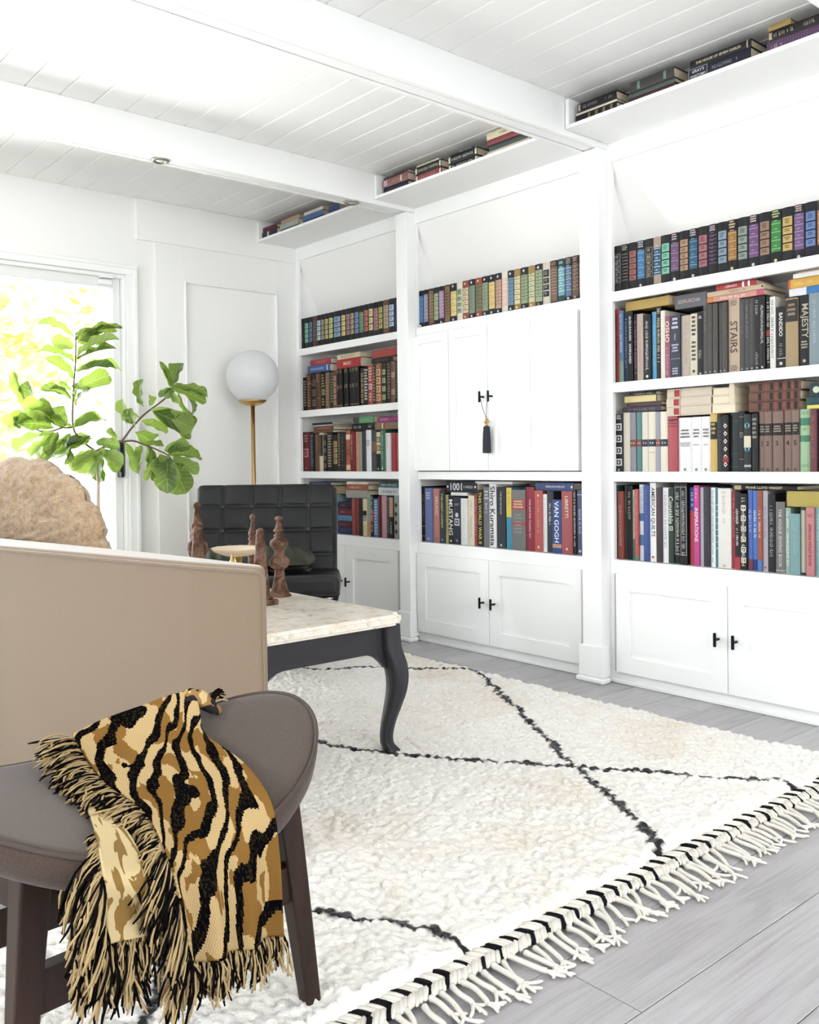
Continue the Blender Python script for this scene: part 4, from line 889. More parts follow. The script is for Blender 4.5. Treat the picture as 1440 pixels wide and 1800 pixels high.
def book(place, x0, x1, h, dep, colr, deco, label, cat_group, flat=False, base=0.0, yf=3.09, rnd=None, bulge=None):
    w = x1-x0; r = rnd
    t = thing('book', label, 'book', (x0, yf, base), 0, cat_group)
    W_ = w-0.0008; b = bulge if bulge is not None else min(0.006, W_*0.13)
    bt = min(0.0028, W_*0.12)
    # cover: two boards and a rounded spine in one shell
    arc = [(W_*k/6, -b*(1-(2*k/6-1)**2)) for k in range(7)]
    outer = [(0, dep)]+[(x, y+b) for x, y in arc]+[(W_, dep)]
    inner = [(W_-bt, dep)]+[(min(max(x, bt), W_-bt), y+b+bt) for x, y in reversed(arc)]+[(bt, dep)]
    n = len(outer); V = [(x, y, z) for z in (0, h) for x, y in outer+inner]; m2 = 2*n; Fc = []
    loop = list(range(2*n))
    for i in range(2*n): j = (i+1) % (2*n); Fc.append((i, j, m2+j, m2+i))
    for i in range(n-1):
        k = 2*n-1-i; Fc.append((i, k, k-1, i+1)); Fc.append((m2+i, m2+i+1, m2+k-1, m2+k))
    mobj('cover', V, Fc, bmat(colr), t)
    g = 0.003 if W_ > 0.016 else 0.0012
    box('pages', bt+0.0002, W_-bt-0.0002, b+bt+0.0005, dep-g, g, h-g, M_PAGE, t)
    sy = lambda x: b-b*(1-(2*min(max(x, 0), W_)/W_-1)**2)-0.0005
    lay = {}
    seq = [0]
    def put(c, pts, faces, lift=0, nm='spine_print'):
        seq[0] += 1
        A = lay.setdefault((c, nm, seq[0] if nm == 'spine_panel' else 0), ([], [])); k = len(A[0])
        A[0].extend((x, sy(x)-lift*0.0003, z) for x, z in pts); A[1].extend(tuple(k+i for i in f) for f in faces)
    def rect(c, xa, xb, za, zb, lift=0, nm='spine_print'):
        if xb-xa > W_*0.4:
            ks = [xa+(xb-xa)*i/6 for i in range(7)]; put(c, [(x, za) for x in ks]+[(x, zb) for x in ks], [(i, i+1, i+8, i+7) for i in range(6)], lift, nm)
        else: put(c, [(xa, za), (xb, za), (xb, zb), (xa, zb)], [(0,1,2,3)], lift, nm)
    def letters_h(c, za, zb, lift, wd=0.72, xa=None, xb=None):
        z = zb; rowh = min(max((zb-za)/3, 0.006), 0.016); xa = W_*(1-wd)/2 if xa is None else xa; xb = W_*(1+wd)/2 if xb is None else xb
        while z-rowh*0.62 > za-1e-5:
            s = r.uniform(0.0, 0.18)*(xb-xa); x = xa+s; e = xb-s
            while x < e-0.0012:
                k = r.uniform(0.0014, 0.0034); rect(c, x, min(x+k, e), z-rowh*r.uniform(0.5, 0.62), z, lift); x += k+0.001
            z -= rowh
    def letters_v(c, za, zb, lift):
        hgt = min(W_*0.5, 0.013); x0_ = W_/2-hgt/2; z = zb
        while z > za+0.003:
            if r.random() < 0.14: z -= 0.005; continue
            k = r.uniform(0.0025, 0.0055); q = r.random(); zz = max(z-k, za)
            if q < 0.5: rect(c, x0_, x0_+hgt, z-k*0.35, z, lift); rect(c, x0_+hgt*(0.0 if q < 0.25 else 0.42), x0_+hgt*(0.22 if q < 0.25 else 0.62), zz, z-k*0.35, lift)
            else: rect(c, x0_, x0_+hgt*r.uniform(0.7, 1), z-k*0.4, z, lift)
            z -= k+0.0014
    for tk in deco.split():
        k = tk[0]; rest = tk[1:].split(':'); c = rest[1] if len(rest) > 1 else '000'
        fr = [float(v)/100 for v in rest[0].split('-')] if '-' in rest[0] else None
        if k == 'B': rect(c, 0, W_, fr[0]*h, fr[1]*h, 0, 'spine_panel')
        elif k == 'L': rect(c, W_*0.06, W_*0.94, fr[0]*h, fr[1]*h, 0, 'spine_panel')
        elif k in 'PF':
            nn = int(rest[0]); 
            if nn == 0: continue
            z0, z1 = (0.19, 0.80) if nn > 1 else (0.04, 0.96); hh = (z1-z0)/nn
            for i in range(nn):
                big = 1.0 if nn < 3 or i < nn-1 else 1.35
                za, zb = (z0+i*hh+hh*0.08)*h, (z0+i*hh+hh*(0.92 if nn > 1 else 1.0))*h
                if nn >= 3 and i == nn-1: zb += hh*0.25*h
                xa, xb = W_*0.10, W_*0.90
                if k == 'P':
                    rect(c, xa, xb, za, zb, 0, 'spine_panel'); letters_h('2a2622' if sum(hexc(c)) > 0.25 else 'c9b98a', za+(zb-za)*0.2, zb-(zb-za)*0.22, 1, 0.5)
                else:
                    e = min(0.0012, W_*0.05)
                    for q in ((xa, xb, za, za+e), (xa, xb, zb-e, zb), (xa, xa+e, za, zb), (xb-e, xb, za, zb)): rect(c, *q, 0)
                    if nn > 1: letters_h(c, za+(zb-za)*0.25, zb-(zb-za)*0.25, 1, 0.5)
        elif k == 'S':
            nn = int(rest[0])
            for i in range(nn):
                z = (0.2+0.62*(i+0.5)/nn)*h; rect(c, W_*0.08, W_*0.92, z-0.0012, z+0.0012, 1)
                if W_ > 0.022 and nn < 9: letters_h(c, z+0.004, z+0.012, 1, 0.42)
        elif k == 'H': letters_h(c, fr[0]*h, fr[1]*h, 1)
        elif k == 'M': letters_v(c, fr[0]*h, fr[1]*h, 1)
        elif k == 'T':
            vs, fs, asp = text_verts(rest[2].replace('_', ' ')); ln = (fr[1]-fr[0])*h; th = asp*ln; s = min(1.0, W_*0.80/th)
            th2 = th*s; ztop = fr[1]*h
            put(c, [(W_/2-th2/2+y*ln*s, ztop-x*ln) for x, y in vs], fs, 1, 'title')
        elif k == 'X':
            vs, fs, asp = text_verts(rest[2]); zh = (fr[1]-fr[0])*h; wd = zh/asp
            put(c, [(W_/2-wd/2+x*wd, fr[0]*h+y*wd) for x, y in vs], fs, 1, 'title')
        elif k == 'Y':   # two boxed lines, read along a lying book
            for i, s in enumerate(("GRAY'S", 'ANATOMY')):
                vs, fs, asp = text_verts(s); ln = 0.20*h if i == 0 else 0.26*h; cz = 0.83*h; xm = W_*(0.69 if i == 0 else 0.33)
                s2 = min(1.0, W_*0.30/(asp*ln)); put(c, [(xm-asp*ln*s2/2+y*ln*s2, cz+ln/2-x*ln) for x, y in vs], fs, 1, 'title')
            e = 0.0011
            for q in ((W_*0.08, W_*0.92, 0.68*h, 0.68*h+e), (W_*0.08, W_*0.92, 0.985*h-e, 0.985*h), (W_*0.08, W_*0.08+e, 0.68*h, 0.985*h), (W_*0.92-e, W_*0.92, 0.68*h, 0.985*h)): rect(c, *q, 1)
            letters_v('99a', 0.2*h, 0.6*h, 1)
        elif k in 'OUZW':
            z = float(rest[0])/100*h; s = min(W_*0.2, 0.006)*(2.0 if k == 'W' else 1.0)
            put(c, [(W_/2+s*math.cos(a)*(1 if k != 'Z' else 1.6), z+s*math.sin(a)*(1 if k != 'Z' else 0.7)) for a in [i*math.pi/4 for i in range(8)]], [tuple(range(8))], 1)
        elif k == 'V': z = float(rest[0])/100*h; d_ = 0.03*h if W_ > 0.02 else 0.02*h; rect(c, W_*0.14, W_*0.86, z-d_, z+d_, 1, 'spine_panel')
        elif k in 'ND':
            nn = int(rest[0])
            for i in range(nn):
                z = (0.06+0.82*(i+0.5)/nn)*h; q = min(W_*0.36, 0.36*h/nn)
                if k == 'D': put(c, [(W_/2-q*0.9, z), (W_/2, z-q*1.1), (W_/2+q*0.9, z), (W_/2, z+q*1.1)], [(0,1,2,3)], 1, 'spine_panel')
                else:
                    e = q*0.34; 
                    for s in ((W_/2-q, W_/2+q, z-q, z-q+e), (W_/2-q, W_/2+q, z+q-e, z+q), (W_/2-q, W_/2-q+e, z-q+e, z+q-e), (W_/2+q-e, W_/2+q, z-q+e, z+q-e), (W_/2-e*0.7, W_/2+e*0.7, z-e, z+e)): rect(c, *s, 1)
    for (c, nm, _), (A, Fq) in lay.items():
        o = mobj(nm, A, Fq, bmat(c), t)
        if nm == 'spine_print': o['kind'] = 'stuff'
    return t
PLACE = {'R1': 'top shelf, right bookcase', 'R2': 'second shelf, right bookcase', 'R3': 'third shelf, right bookcase', 'R4': 'lowest shelf, right bookcase', 'M1': 'top shelf, middle bookcase', 'M4': 'lowest shelf, middle bookcase',
 'L1': 'top shelf, left bookcase', 'L2': 'second shelf, left bookcase', 'L3': 'third shelf, left bookcase', 'L4': 'lowest shelf, left bookcase', 'RL': 'ceiling ledge, right bay', 'ML': 'ceiling ledge, middle bay', 'LL': 'ceiling ledge, left bay'}
BOOKS="""
R1|-2297.9|-2256.1|190|15151a|F5:bbb|black classic with white outlined panels
R1|-2256.1|-2220.9|190|1a1618|S9:a98 H86-97:ccb|black classic with fine beige stripes
R1|-2220.9|-2180.4|190|17151a|P5:b06a66|black classic with dusty red panels
R1|-2180.4|-2142.0|190|15161c|L20-80:3d7fb5 S4:9bd H84-98:ccc O6:ccc|black classic with long bright blue panel
R1|-2142.0|-2102.8|190|1c1b1d|F5:cb9|black classic with cream outlined panels
R1|-2102.8|-2068.3|190|b9a38f|B22-78:2f5f80 S5:dde|tan ended classic with blue middle
R1|-2068.3|-2026.3|190|15161c|P4:7fd3b0|black classic with mint green panels
R1|-2026.3|-1986.3|190|15131a|L22-80:7a5480 S4:b9a H84-98:dcc O6:ddd|black classic with long mauve panel
R1|-1986.3|-1944.5|190|17151a|P5:c49a76|black classic with tan orange panels
R1|-1944.5|-1905.9|190|15161c|L20-80:2f6484 S4:8bc H84-98:ccc O6:ccc|black classic with long teal blue panel
R1|-1905.9|-1863.0|190|17151a|P4:b8707a|black classic with pink red panels
R1|-1863.0|-1824.6|190|1a1420|S8:8a6a92 H86-97:dcc|black classic with purple stripes
R1|-1824.6|-1783.2|190|14151b|P4:8fa9bd|black classic with steel blue panels
R1|-1783.2|-1744.9|190|17130f|L22-78:b07a35 S4:db8 H82-98:dc9 O6:dc9|black classic with long amber brown panel
R1|-1744.9|-1701.5|190|15161a|P4:9aa89c|black classic with grey green panels
R1|-1701.5|-1660.1|190|18121c|L20-82:7c4f86 S4:bab H85-98:ecc O6:ddd|black classic with long violet panel
R1|-1660.1|-1617.2|190|1a1520|P4:a98568|black classic with light brown panels
R1|-1617.2|-1576.3|190|0f1510|L22-80:3a8f3e S4:9d8 H84-98:cd9 O6:dd9|black classic with long green panel
R1|-1576.3|-1533.0|190|16161c|P4:d9b75f|black classic with golden yellow panels
R1|-1533.0|-1493.7|190|18121e|L18-84:7d5a8c S5:bab H86-98:ecc O5:dcc|black classic with long purple panel
R1|-1493.7|-1452.0|190|14162a|P4:6d8cc6|navy classic with cornflower blue panels
R1|-1452.0|-1415.3|190|17130f|L20-82:c07d3c S4:db8 H84-98:dc9|black classic with long orange panel
R2|-2297.1|-2267.2|304|b54a3e|M45-95:823|brick red tall book
R2|-2267.2|-2246.5|294|5f86b0|B0-30:8a9 M40-95:dde|light blue paperback with grey foot
R2|-2246.5|-2224.4|287|24344c|M20-90:8ac|dark navy paperback
R2|-2224.4|-2201.1|284|141416|M25-95:fff|slim black book with white lettering
R2|-2201.1|-2181.0|271|1b1518|M10-95:b7678a|slim black book with pink lettering
R2|-2181.0|-2152.4|269|c9b3a4|M10-90:b89a8c|pale beige book with faint lettering
R2|-2152.4|-2117.2|262|17181e|M15-90:dde O6:ddd|black book with white lettering and emblem
R2|-2117.2|-2096.3|270|5aaede|M20-80:9cd|sky blue paperback
R2|-2096.3|-2071.5|287|141416|M20-97:e8dba8|tall black book with cream lettering
R2|-2071.5|-2051.1|268|e6dfd2||plain cream book
R2|-2051.1|-2028.1|243|a45c74|T58-92:f0e0c8:OSHO M5-50:dbc|mauve book with OSHO lettering
R2|-2028.1|-1984.1|242|3b4256|H74-96:dde T60-70:ccd:POLIC H40-54:ccd B30-31:99a H4-16:ccd|slate blue book with stacked white lettering
R2|-1984.1|-1940.9|237|cdbfae|M20-92:b4a592|beige book with faint tall lettering
R2|-1940.9|-1911.3|238|d8cdb4|H60-96:332 H20-56:443 O8:332|cream book with black ornament
R2|-1911.3|-1884.6|240|15161a|M25-40:bbb H88-94:ddd O3:bbb|black book with small white marks
R2|-1884.6|-1865.7|264|55514e|M60-90:887 O4:bbb|grey magazine left of the STAIRS spine, furthest from it
R2|-1865.7|-1847.0|265|54504c|M50-90:665 O4:aaa|grey magazine second from the left in its set
R2|-1847.0|-1826.0|265|57544f|M50-90:665 O4:aaa|grey magazine third from the left in its set
R2|-1826.0|-1805.2|264|524f4c|M50-90:665 O4:aaa|grey magazine fourth from the left in its set
R2|-1805.2|-1785.7|264|56524e|M50-90:665 O4:aaa|grey magazine touching the STAIRS spine on the left
R2|-1784.5|-1740.3|271|d0b69b|T27-70:59483c:STAIRS H90-98:765 H2-10:876|tall tan book lettered STAIRS
R2|-1740.3|-1721.4|266|514f50|M50-92:777 O4:aaa|grey magazine touching the STAIRS spine on the right
R2|-1721.4|-1702.7|266|4d4b4c|M45-92:888 O4:aaa|grey magazine second right of the STAIRS spine
R2|-1702.7|-1683.0|265|4b4848|M55-92:666 O4:bbb|grey magazine third right of the STAIRS spine
R2|-1683.0|-1661.2|266|1e1e20|M75-95:bbb M8-25:aaa O4:bbb|black slim book with white top lettering
R2|-1661.2|-1639.7|264|161616|M35-90:ccc O4:ccc|black book with long white lettering
R2|-1639.7|-1620.5|261|161415|B46-54:a33a3e M58-92:ddd M5-44:ddd|black book with small red band
R2|-1620.5|-1600.5|257|e9e6e0|M15-95:222|white book with black lettering
R2|-1598.3|-1564.2|218|1a1a1c|T52-90:e8e8e8:BANDIDO M20-40:999 B16-17:ddd O8:ccc|black book lettered BANDIDO
R2|-1564.2|-1518.9|242|b79d72|B66-98:3a3126 H70-92:a98|tan book with dark camouflage top
R2|-1518.9|-1478.8|246|1a1819|T40-88:cdbfa6:MAJESTY H24-36:cba O8:cba|black book lettered MAJESTY with crown marks
R2|-1478.8|-1440.4|248|8ea0a8|M30-90:b9c9cf|grey blue book with pale lettering
R3|-2293.3|-2253.0|236|1a1a1e|N4:d8d8d8 H90-98:ddd O3:aaa|black book with four white medallions
R3|-2253.0|-2219.2|241|e3d9c6||plain cream tall book
R3|-2219.2|-2191.6|240|9b9aa6|B42-54:8a4a34 Z48:eee|lilac grey book with rust band
R3|-2191.6|-2167.2|240|5b8f8c|B42-54:8a4a34 Z48:eee|teal book with rust band
R3|-2167.2|-2138.8|239|e2dccd|B42-54:28384a Z48:eee|off white book with navy band
R3|-2138.8|-2102.3|239|e6dcc6|B42-54:28384a Z48:eee H30-33:aa9|wide cream book with navy band
R3|-2102.3|-2078.8|237|a9a9b8|B42-54:8a4a34 Z48:eee|pale lilac book with rust band
R3|-2078.8|-2046.0|237|e8dfcb|B42-54:28384a Z48:eee|cream book with navy band beside the coral one
R3|-2046.0|-2003.0|215|c5545c|B93-95:222 B87-88:222 B82-83:222 H88-92:222|coral red book with black top stripes
R3|-2003.0|-1939.9|209|f1f0f0|H60-78:777 H46-54:999 O4:999|widest of three white books with grey lettering
R3|-1939.9|-1898.8|209|f1f0f0|H60-78:777 H46-50:999 O4:999|middle one of three white books
R3|-1898.8|-1859.7|209|f1f0f0|H60-78:777 H46-50:999 O4:999|right one of three white books beside yellow spine
R3|-1859.7|-1831.1|217|e2bd5c|B56-86:1c1c1c S0 H60-84:db6|yellow book with black label
R3|-1831.1|-1806.5|206|2e3236|H50-75:445|dark charcoal book
R3|-1806.5|-1782.2|210|1a1416|D6:efe4d8 B16-26:a22a30|black book with white diamonds and red bands
R3|-1782.2|-1746.2|218|2c3435|B85-86:556 B30-31:556 B8-9:556|wide dark slate book with fine bands
R3|-1746.2|-1722.6|222|191b20|B90-91:889 H55-65:998 B20-21:889|black book with thin gold lines
R3|-1722.6|-1694.6|210|2a2a2c|B42-62:ddd0b8 W80:6fb3c2 W40:6fb3c2 B8-12:bbb|black and cream book with blue flowers
R3|-1694.6|-1669.2|211|1b1c1e|H50-92:aa9|black book with grey top lettering
R3|-1669.2|-1643.0|216|8f7367|B60-80:211a18 H64-76:ba9 X43-51:322:1 O4:655|leftmost of five brown numbered volumes
R3|-1643.0|-1615.9|215|8f7367|B60-80:211a18 H64-76:ba9 X43-51:322:2 O4:655|second from left of five brown numbered volumes
R3|-1615.9|-1575.0|215|8f7367|B60-80:211a18 H64-76:ba9 X43-51:322:3 O4:655|widest of five brown numbered volumes
R3|-1575.0|-1544.5|216|8f7367|B60-80:211a18 H64-76:ba9 X43-51:322:4 O4:655|fourth from left of five brown numbered volumes
R3|-1544.5|-1517.6|216|8f7367|B60-80:211a18 H64-76:ba9 X43-51:322:5 O4:655|rightmost of five brown numbered volumes
R3|-1517.6|-1477.4|217|a9cf9f|B74-86:3f8a6a B48-58:3f8a6a H90-96:7a8 H64-70:9b8 H5-12:8a8|light green book with dark green panels
R3|-1477.4|-1453.5|214|7a3f45|M20-90:a66|dull red book
R3|-1453.5|-1423.7|211|3a4656|M20-90:788|slate book at right edge of shelf
R4|-2298.4|-2280.3|303|2f4a44||slim dark green book
R4|-2280.3|-2253.5|279|a24a3e|M20-80:e0a890|brick red book with pale lettering
R4|-2253.5|-2241.7|304|414a46|M60-90:998|slim grey green book
R4|-2241.7|-2212.4|301|17181b|M55-92:bbb|black book with grey top lettering
R4|-2212.4|-2199.3|286|c3bfa4|B0-30:5f7a68 M40-90:776|slim sage book
R4|-2199.3|-2182.0|289|cf5a58|B0-6:4a9a80 M15-95:e99|coral red paperback
R4|-2182.0|-2156.2|308|d6dde6|B52-62:3d78ac B20-34:4a7fb0 M60-96:48a|white paperback with blue patches
R4|-2156.2|-2126.5|306|3f58a0|M8-95:5a74b8|cobalt blue book
R4|-2126.5|-2098.6|316|f2f0ee|T32-94:333333:AMERICAN_QUILTS O6:b44|white book lettered AMERICAN QUILTS
R4|-2098.6|-2072.3|297|4a3d42|M30-95:7a3a48|dark plum book
R4|-2072.3|-2045.0|297|eceaec|M20-95:7a80b8|white book with blue lettering
R4|-2045.0|-2020.7|292|2a4232|T53-90:e0e8d0:Constable N1:cdb|dark green book lettered Constable
R4|-2020.7|-1988.6|313|161616|F1:ddd M10-92:ddd|first black book with white frame line
R4|-1988.6|-1957.0|314|161616|F1:ddd M10-92:ccc|second black book with white frame line
R4|-1953.1|-1929.7|299|c9424e|B70-100:2f4a9a M75-95:dde|book with blue top and red foot
R4|-1929.7|-1906.6|307|d8419a|T30-72:f7e0ee:INSPIRATIONS M80-96:fce|magenta book lettered INSPIRATIONS
R4|-1906.6|-1888.8|300|c9c9d2||slim light grey book
R4|-1888.8|-1862.3|303|3f3a42|M30-90:5a5560|charcoal plum book
R4|-1862.3|-1842.3|300|eef0f0|M5-96:3f8f98|white book with teal lettering
R4|-1842.3|-1828.7|301|3a8f9a|S8:e4f0ea|slim teal tiled book
R4|-1828.7|-1776.2|298|eae6de|M55-96:bba O3:bbb|widest ivory book
R4|-1776.2|-1760.6|287|c03a46|M40-95:e99|slim red book beside the ivory one
R4|-1760.6|-1739.1|285|2a2226|B0-16:c33a44 M30-80:eee|black book with red foot
R4|-1739.1|-1712.0|280|1a1a1a|N6:e8e0c8 M4-96:f4f0e0|black book with scribbled white script
R4|-1712.0|-1693.3|294|5470c0|M45-75:cdf B0-14:7a3a4a|blue guide with maroon foot
R4|-1693.3|-1673.7|292|4a7fd0|M40-75:def B0-14:2a3a8a|bright blue guide
R4|-1673.7|-1655.4|292|b0583e|B0-14:4a86d0 M40-75:ecb|rust guide with blue foot
R4|-1655.4|-1636.0|292|c0b8c2|M40-80:98a O5:b33|lilac grey guide
R4|-1636.0|-1608.0|279|17191f|M20-85:bbc|black book with small grey lettering
R4|-1605.7|-1571.5|253|7d7a78|T8-90:d0cdca:THE_VOGUE_SEWING_BOOK B3-4:ccc|grey book lettered THE VOGUE SEWING BOOK
R4|-1571.5|-1551.8|233|9fc0b0|M10-95:eee|pale green slim book
R4|-1550.7|-1515.2|213|85b0b4|M30-80:a0c4c6|short pale teal book
R4|-1512.0|-1492.9|236|d0cdb4|B0-100:26282a L4-96:cfc9ae|slim cream book with black edges
R4|-1492.9|-1464.6|237|d98a8c|T14-76:8a1f2c:AFRICAN_VIOLET_BOOK H84-90:a55|pink book lettered AFRICAN VIOLET BOOK
R4|-1464.6|-1441.8|237|93c0bf|M30-90:b5d6d4|pale teal book at right edge of shelf
M1|-3517.0|-3476.4|190|151a22|L14-86:3f86b8 S5:8bd O6:fff|black ended set volume with blue stripes
M1|-3476.4|-3439.3|190|1a1820|L14-88:9d97b4 S6:dcd|set volume with grey lilac stripes
M1|-3439.3|-3398.4|190|3a2a20|L6-94:8a6a50 S7:ca8|narrow brown patterned set volume
M1|-3398.4|-3362.3|190|1c221c|L14-84:b7c79c S5:232|set volume with pale green stripes
M1|-3362.3|-3320.3|190|1d1620|L16-88:b294bc S7:ecd O6:ecd|set volume with pale lilac stripes
M1|-3320.3|-3276.9|190|3a2a1f|L4-96:9a7450 S8:432|brown set volume with dark stripes
M1|-3276.9|-3230.1|190|20222c|L16-80:ecd487 S4:a95 O7:ddd U93:ddd|dark ended set volume with soft yellow panels
M1|-3230.1|-3189.9|190|ece4cf|P4:9fbf96|ivory set volume with green panels
M1|-3189.9|-3146.4|190|a6503f|L18-82:e2cda6 S5:322 O8:ecb U92:ecb|rust ended set volume with cream panels
M1|-3146.4|-3101.7|190|252730|L14-84:93a78c S7:687 O7:ddd U92:ddd|dark ended set volume with grey green middle
M1|-3101.7|-3057.6|190|b0564a|L16-82:8d8a66 S6:322 O8:fcb U92:fcb|rust ended set volume with olive panels
M1|-3057.6|-3014.2|190|252730|L14-84:9db28f S7:687 O7:ddd U92:ddd|dark ended set volume with sage middle
M1|-3014.2|-2969.6|190|252730|L16-82:ecca77 S4:b95 O7:ddd U92:ddd|dark ended set volume with amber yellow panels
M1|-2969.6|-2927.5|190|22222c|L14-84:d9b79a S7:a33 O7:ddd U92:ddd|dark ended set volume with peach middle
M1|-2927.5|-2889.6|190|ebe3d3|L16-84:eec4b4 S4:fed|ivory set volume with pink stripes
M1|-2889.6|-2850.5|190|20232c|L16-82:7ba3bf S7:356 O7:ddd U92:ddd|dark ended set volume with blue middle
M1|-2850.5|-2810.2|190|b08e4e|L16-82:e5d6a8 S5:322 O8:fda U92:b95|ochre ended set volume with cream panels
M1|-2810.2|-2763.6|190|282a30|L14-82:a9b58f S8:574 O7:bbb U92:ddd|wide dark ended set volume with sage middle
M1|-2763.6|-2722.9|190|b4934f|L14-82:cdd3a5 S5:342 O7:fda|ochre ended set volume with pale green panels
M1|-2722.9|-2677.8|190|2a2c32|L12-86:b0bd93 S8:574 O6:99a U92:ddd|dark ended set volume with light sage middle
M1|-2677.8|-2635.1|190|ddd3bf|S0 P4:2a3140|ivory set volume with navy panels
M1|-2635.1|-2591.5|190|33231d|L6-86:8a6a58 S9:ba9 H88-97:ca9|brown embossed set volume
M1|-2591.5|-2550.2|190|1f4a50|L16-80:7db8c6 S5:dff H88-94:cee|teal ended set volume with light blue stripes
M1|-2550.2|-2512.6|190|2c221e|L12-80:5f7fae S5:cdb H84-97:cba O7:dcb|brown set volume with blue stripes
M1|-2512.6|-2475.6|190|3b271f|L8-84:7d5c4a S7:ba8 H86-97:cba O7:ca8|dark brown set volume with gold marks
M1|-2475.6|-2437.6|190|2c2230|L14-80:8d7a9c S5:ddd H84-97:cbb|purple striped set volume beside the pilaster
M4|-3517.0|-3479.0|283|33201d|M35-85:a87 B27-28:caa B9-10:caa|dark brown tall book
M4|-3479.0|-3426.7|275|7187c2|H78-92:dde O6:cde|periwinkle blue book
M4|-3426.7|-3369.0|272|d9887a|T50-85:f6d8c8:ERUCIC O7:b65|salmon pink book
M4|-3369.0|-3326.9|267|2c3a42|T28-94:d8d48a:YVES_SAINT_LAURENT O6:8bc|dark book lettered YVES SAINT LAURENT
M4|-3326.9|-3306.1|243|c9b76a|M20-95:222|slim black and yellow book
M4|-3306.1|-3266.9|240|17171a|T18-92:f0f0f0:MUSTANG O6:eee|black book lettered MUSTANG
M4|-3266.9|-3218.2|234|2c3040|F0 H80-86:bbb N1:dde O8:bbc W62:dde|slate book with white ornaments
M4|-3218.2|-3172.2|228|f0f1ee|M5-90:cdc|white book with faint marks
M4|-3172.2|-3127.0|243|f0e6c9|M15-90:dba090|cream book with pink lettering
M4|-3127.0|-3101.8|251|b83a46|M20-90:daa|slim red book beside the cream one
M4|-3101.8|-3059.5|272|1b1b1d|T5-96:e5d23a:THIS_WORLD_WAR_II|black book lettered WORLD WAR II in yellow
M4|-3059.5|-3017.9|286|7e8085|H75-94:ddd T62-73:eee:Book H55-60:bbb|grey book with white top lettering
M4|-3017.9|-2975.0|300|f2f2f2|T3-97:16161a:Shiro_Kuramata|white book lettered Shiro Kuramata
M4|-2975.0|-2918.3|287|323743|T55-93:e0e0e0:THE_MOUSE_BOOK O5:ccc|dark slate book with white lettering
M4|-2912.9|-2878.7|285|3da5cc|B52-100:ecd243 M70-95:665|book with yellow top and sky blue foot
M4|-2878.7|-2792.5|276|858583|B66-84:c2585c B40-46:c2585c H68-82:eda H25-60:a9a9a6|widest grey book with red bands
M4|-2792.5|-2742.8|290|a62a44|T20-80:eed0d0:Irish_and_Irish_Country_Art|crimson book lettered Irish Country Art
M4|-2742.8|-2694.0|274|d0605a|M30-85:f4b8a8 O7:fdb U92:ecb|coral red book with pale lettering
M4|-2694.0|-2670.7|259|efefee|M5-95:ccc|slim white book between coral and slate spines
M4|-2670.7|-2632.9|272|3a3d48|M45-80:e5e5e5|dark slate book with tilted white lettering
M4|-2632.9|-2581.3|236|33559c|T20-97:f4f4f6:VAN_GOGH B10-17:d9a08c|blue book lettered VAN GOGH
M4|-2581.3|-2521.2|274|b85a5a|T58-92:f0d8b8:LIBRETTI O8:ecb|dusty red book lettered LIBRETTI
M4|-2521.2|-2502.6|281|1a1a1c|M8-96:f0f0f0|slim black book with bold white lettering
M4|-2502.6|-2470.2|281|565f88|B92-93:ccd M30-70:ccd O6:dde|slate blue book beside the pilaster
L1|-4594.0|-4559.3|185|1b1a1c|M20-85:998|plain black set volume with small script
L1|-4559.3|-4513.1|185|17181c|P4:86d3ae|set volume with mint panels on black
L1|-4513.1|-4471.6|185|17181f|P4:6d86ad|set volume with grey blue panels on black
L1|-4471.6|-4430.6|185|6b4233|L20-80:5d4b34 S5:a86|brown set volume with gilt stripes
L1|-4430.6|-4386.0|185|17181c|P4:b9d6e0|set volume with pale ice blue panels on black
L1|-4386.0|-4350.0|185|1d1c1c|P4:b2a893|set volume with grey tan panels on black
L1|-4350.0|-4310.3|185|1b1a1c|P4:e0c48f|set volume with straw panels on black
L1|-4310.3|-4263.4|185|1b1b1a|P4:cfd67f|set volume with lime yellow panels on black
L1|-4263.4|-4186.5|185|1a1a1e|P4:9fbbe0|widest set volume with light blue panels
L1|-4186.5|-4142.7|185|1b1a1c|P4:ecd382|set volume with butter yellow panels
L1|-4142.7|-4099.5|185|1b1a1c|P4:c08f98|set volume with mauve panels
L1|-4099.5|-4062.6|185|1b1a1c|P4:cfb987|set volume with tan olive panels
L1|-4062.6|-4019.0|185|1a1a20|P4:8fa3da|set volume with periwinkle panels
L1|-4019.0|-3975.9|185|18201c|L20-80:7da782 S6:343|set volume with leaf green middle
L1|-3975.9|-3933.3|185|1c1a1c|P4:dd7a68|set volume with coral panels
L1|-3933.3|-3889.9|185|1c1b1a|P3:efdb9f|set volume with three cream panels
L1|-3889.9|-3847.1|185|1c1a1e|L18-82:c48f8f S6:433|set volume with dusty rose middle
L1|-3847.1|-3806.2|185|1c1c1a|P4:cfc862|set volume with mustard panels
L1|-3806.2|-3759.2|185|84503f|L18-84:cdb78f S5:553|rust brown set volume with gilt middle
L1|-3759.2|-3709.5|185|1b1f2c|P4:bfd6f7|set volume with baby blue panels
L1|-3709.5|-3673.6|185|2c3142|S5:678|navy set volume beside the pilaster
L2|-4593.8|-4548.9|202|1b1a1b|H8-90:bba|short black book with white ornaments
L2|-4548.9|-4505.3|220|6e2f2a|H5-95:c99a7a B72-74:ca8|maroon leather book with gilt tooling
L2|-4505.3|-4454.0|221|26241f|N3:887 H85-95:776|dark book with worn medallions
L2|-4454.0|-4405.1|217|6f4c37|H70-95:a7855f B30-32:a86|plain brown leather book
L2|-4405.1|-4358.5|215|1d1b19|H5-30:c9b48a N1:cb8 H60-95:ba8|black leather book with gilt panel
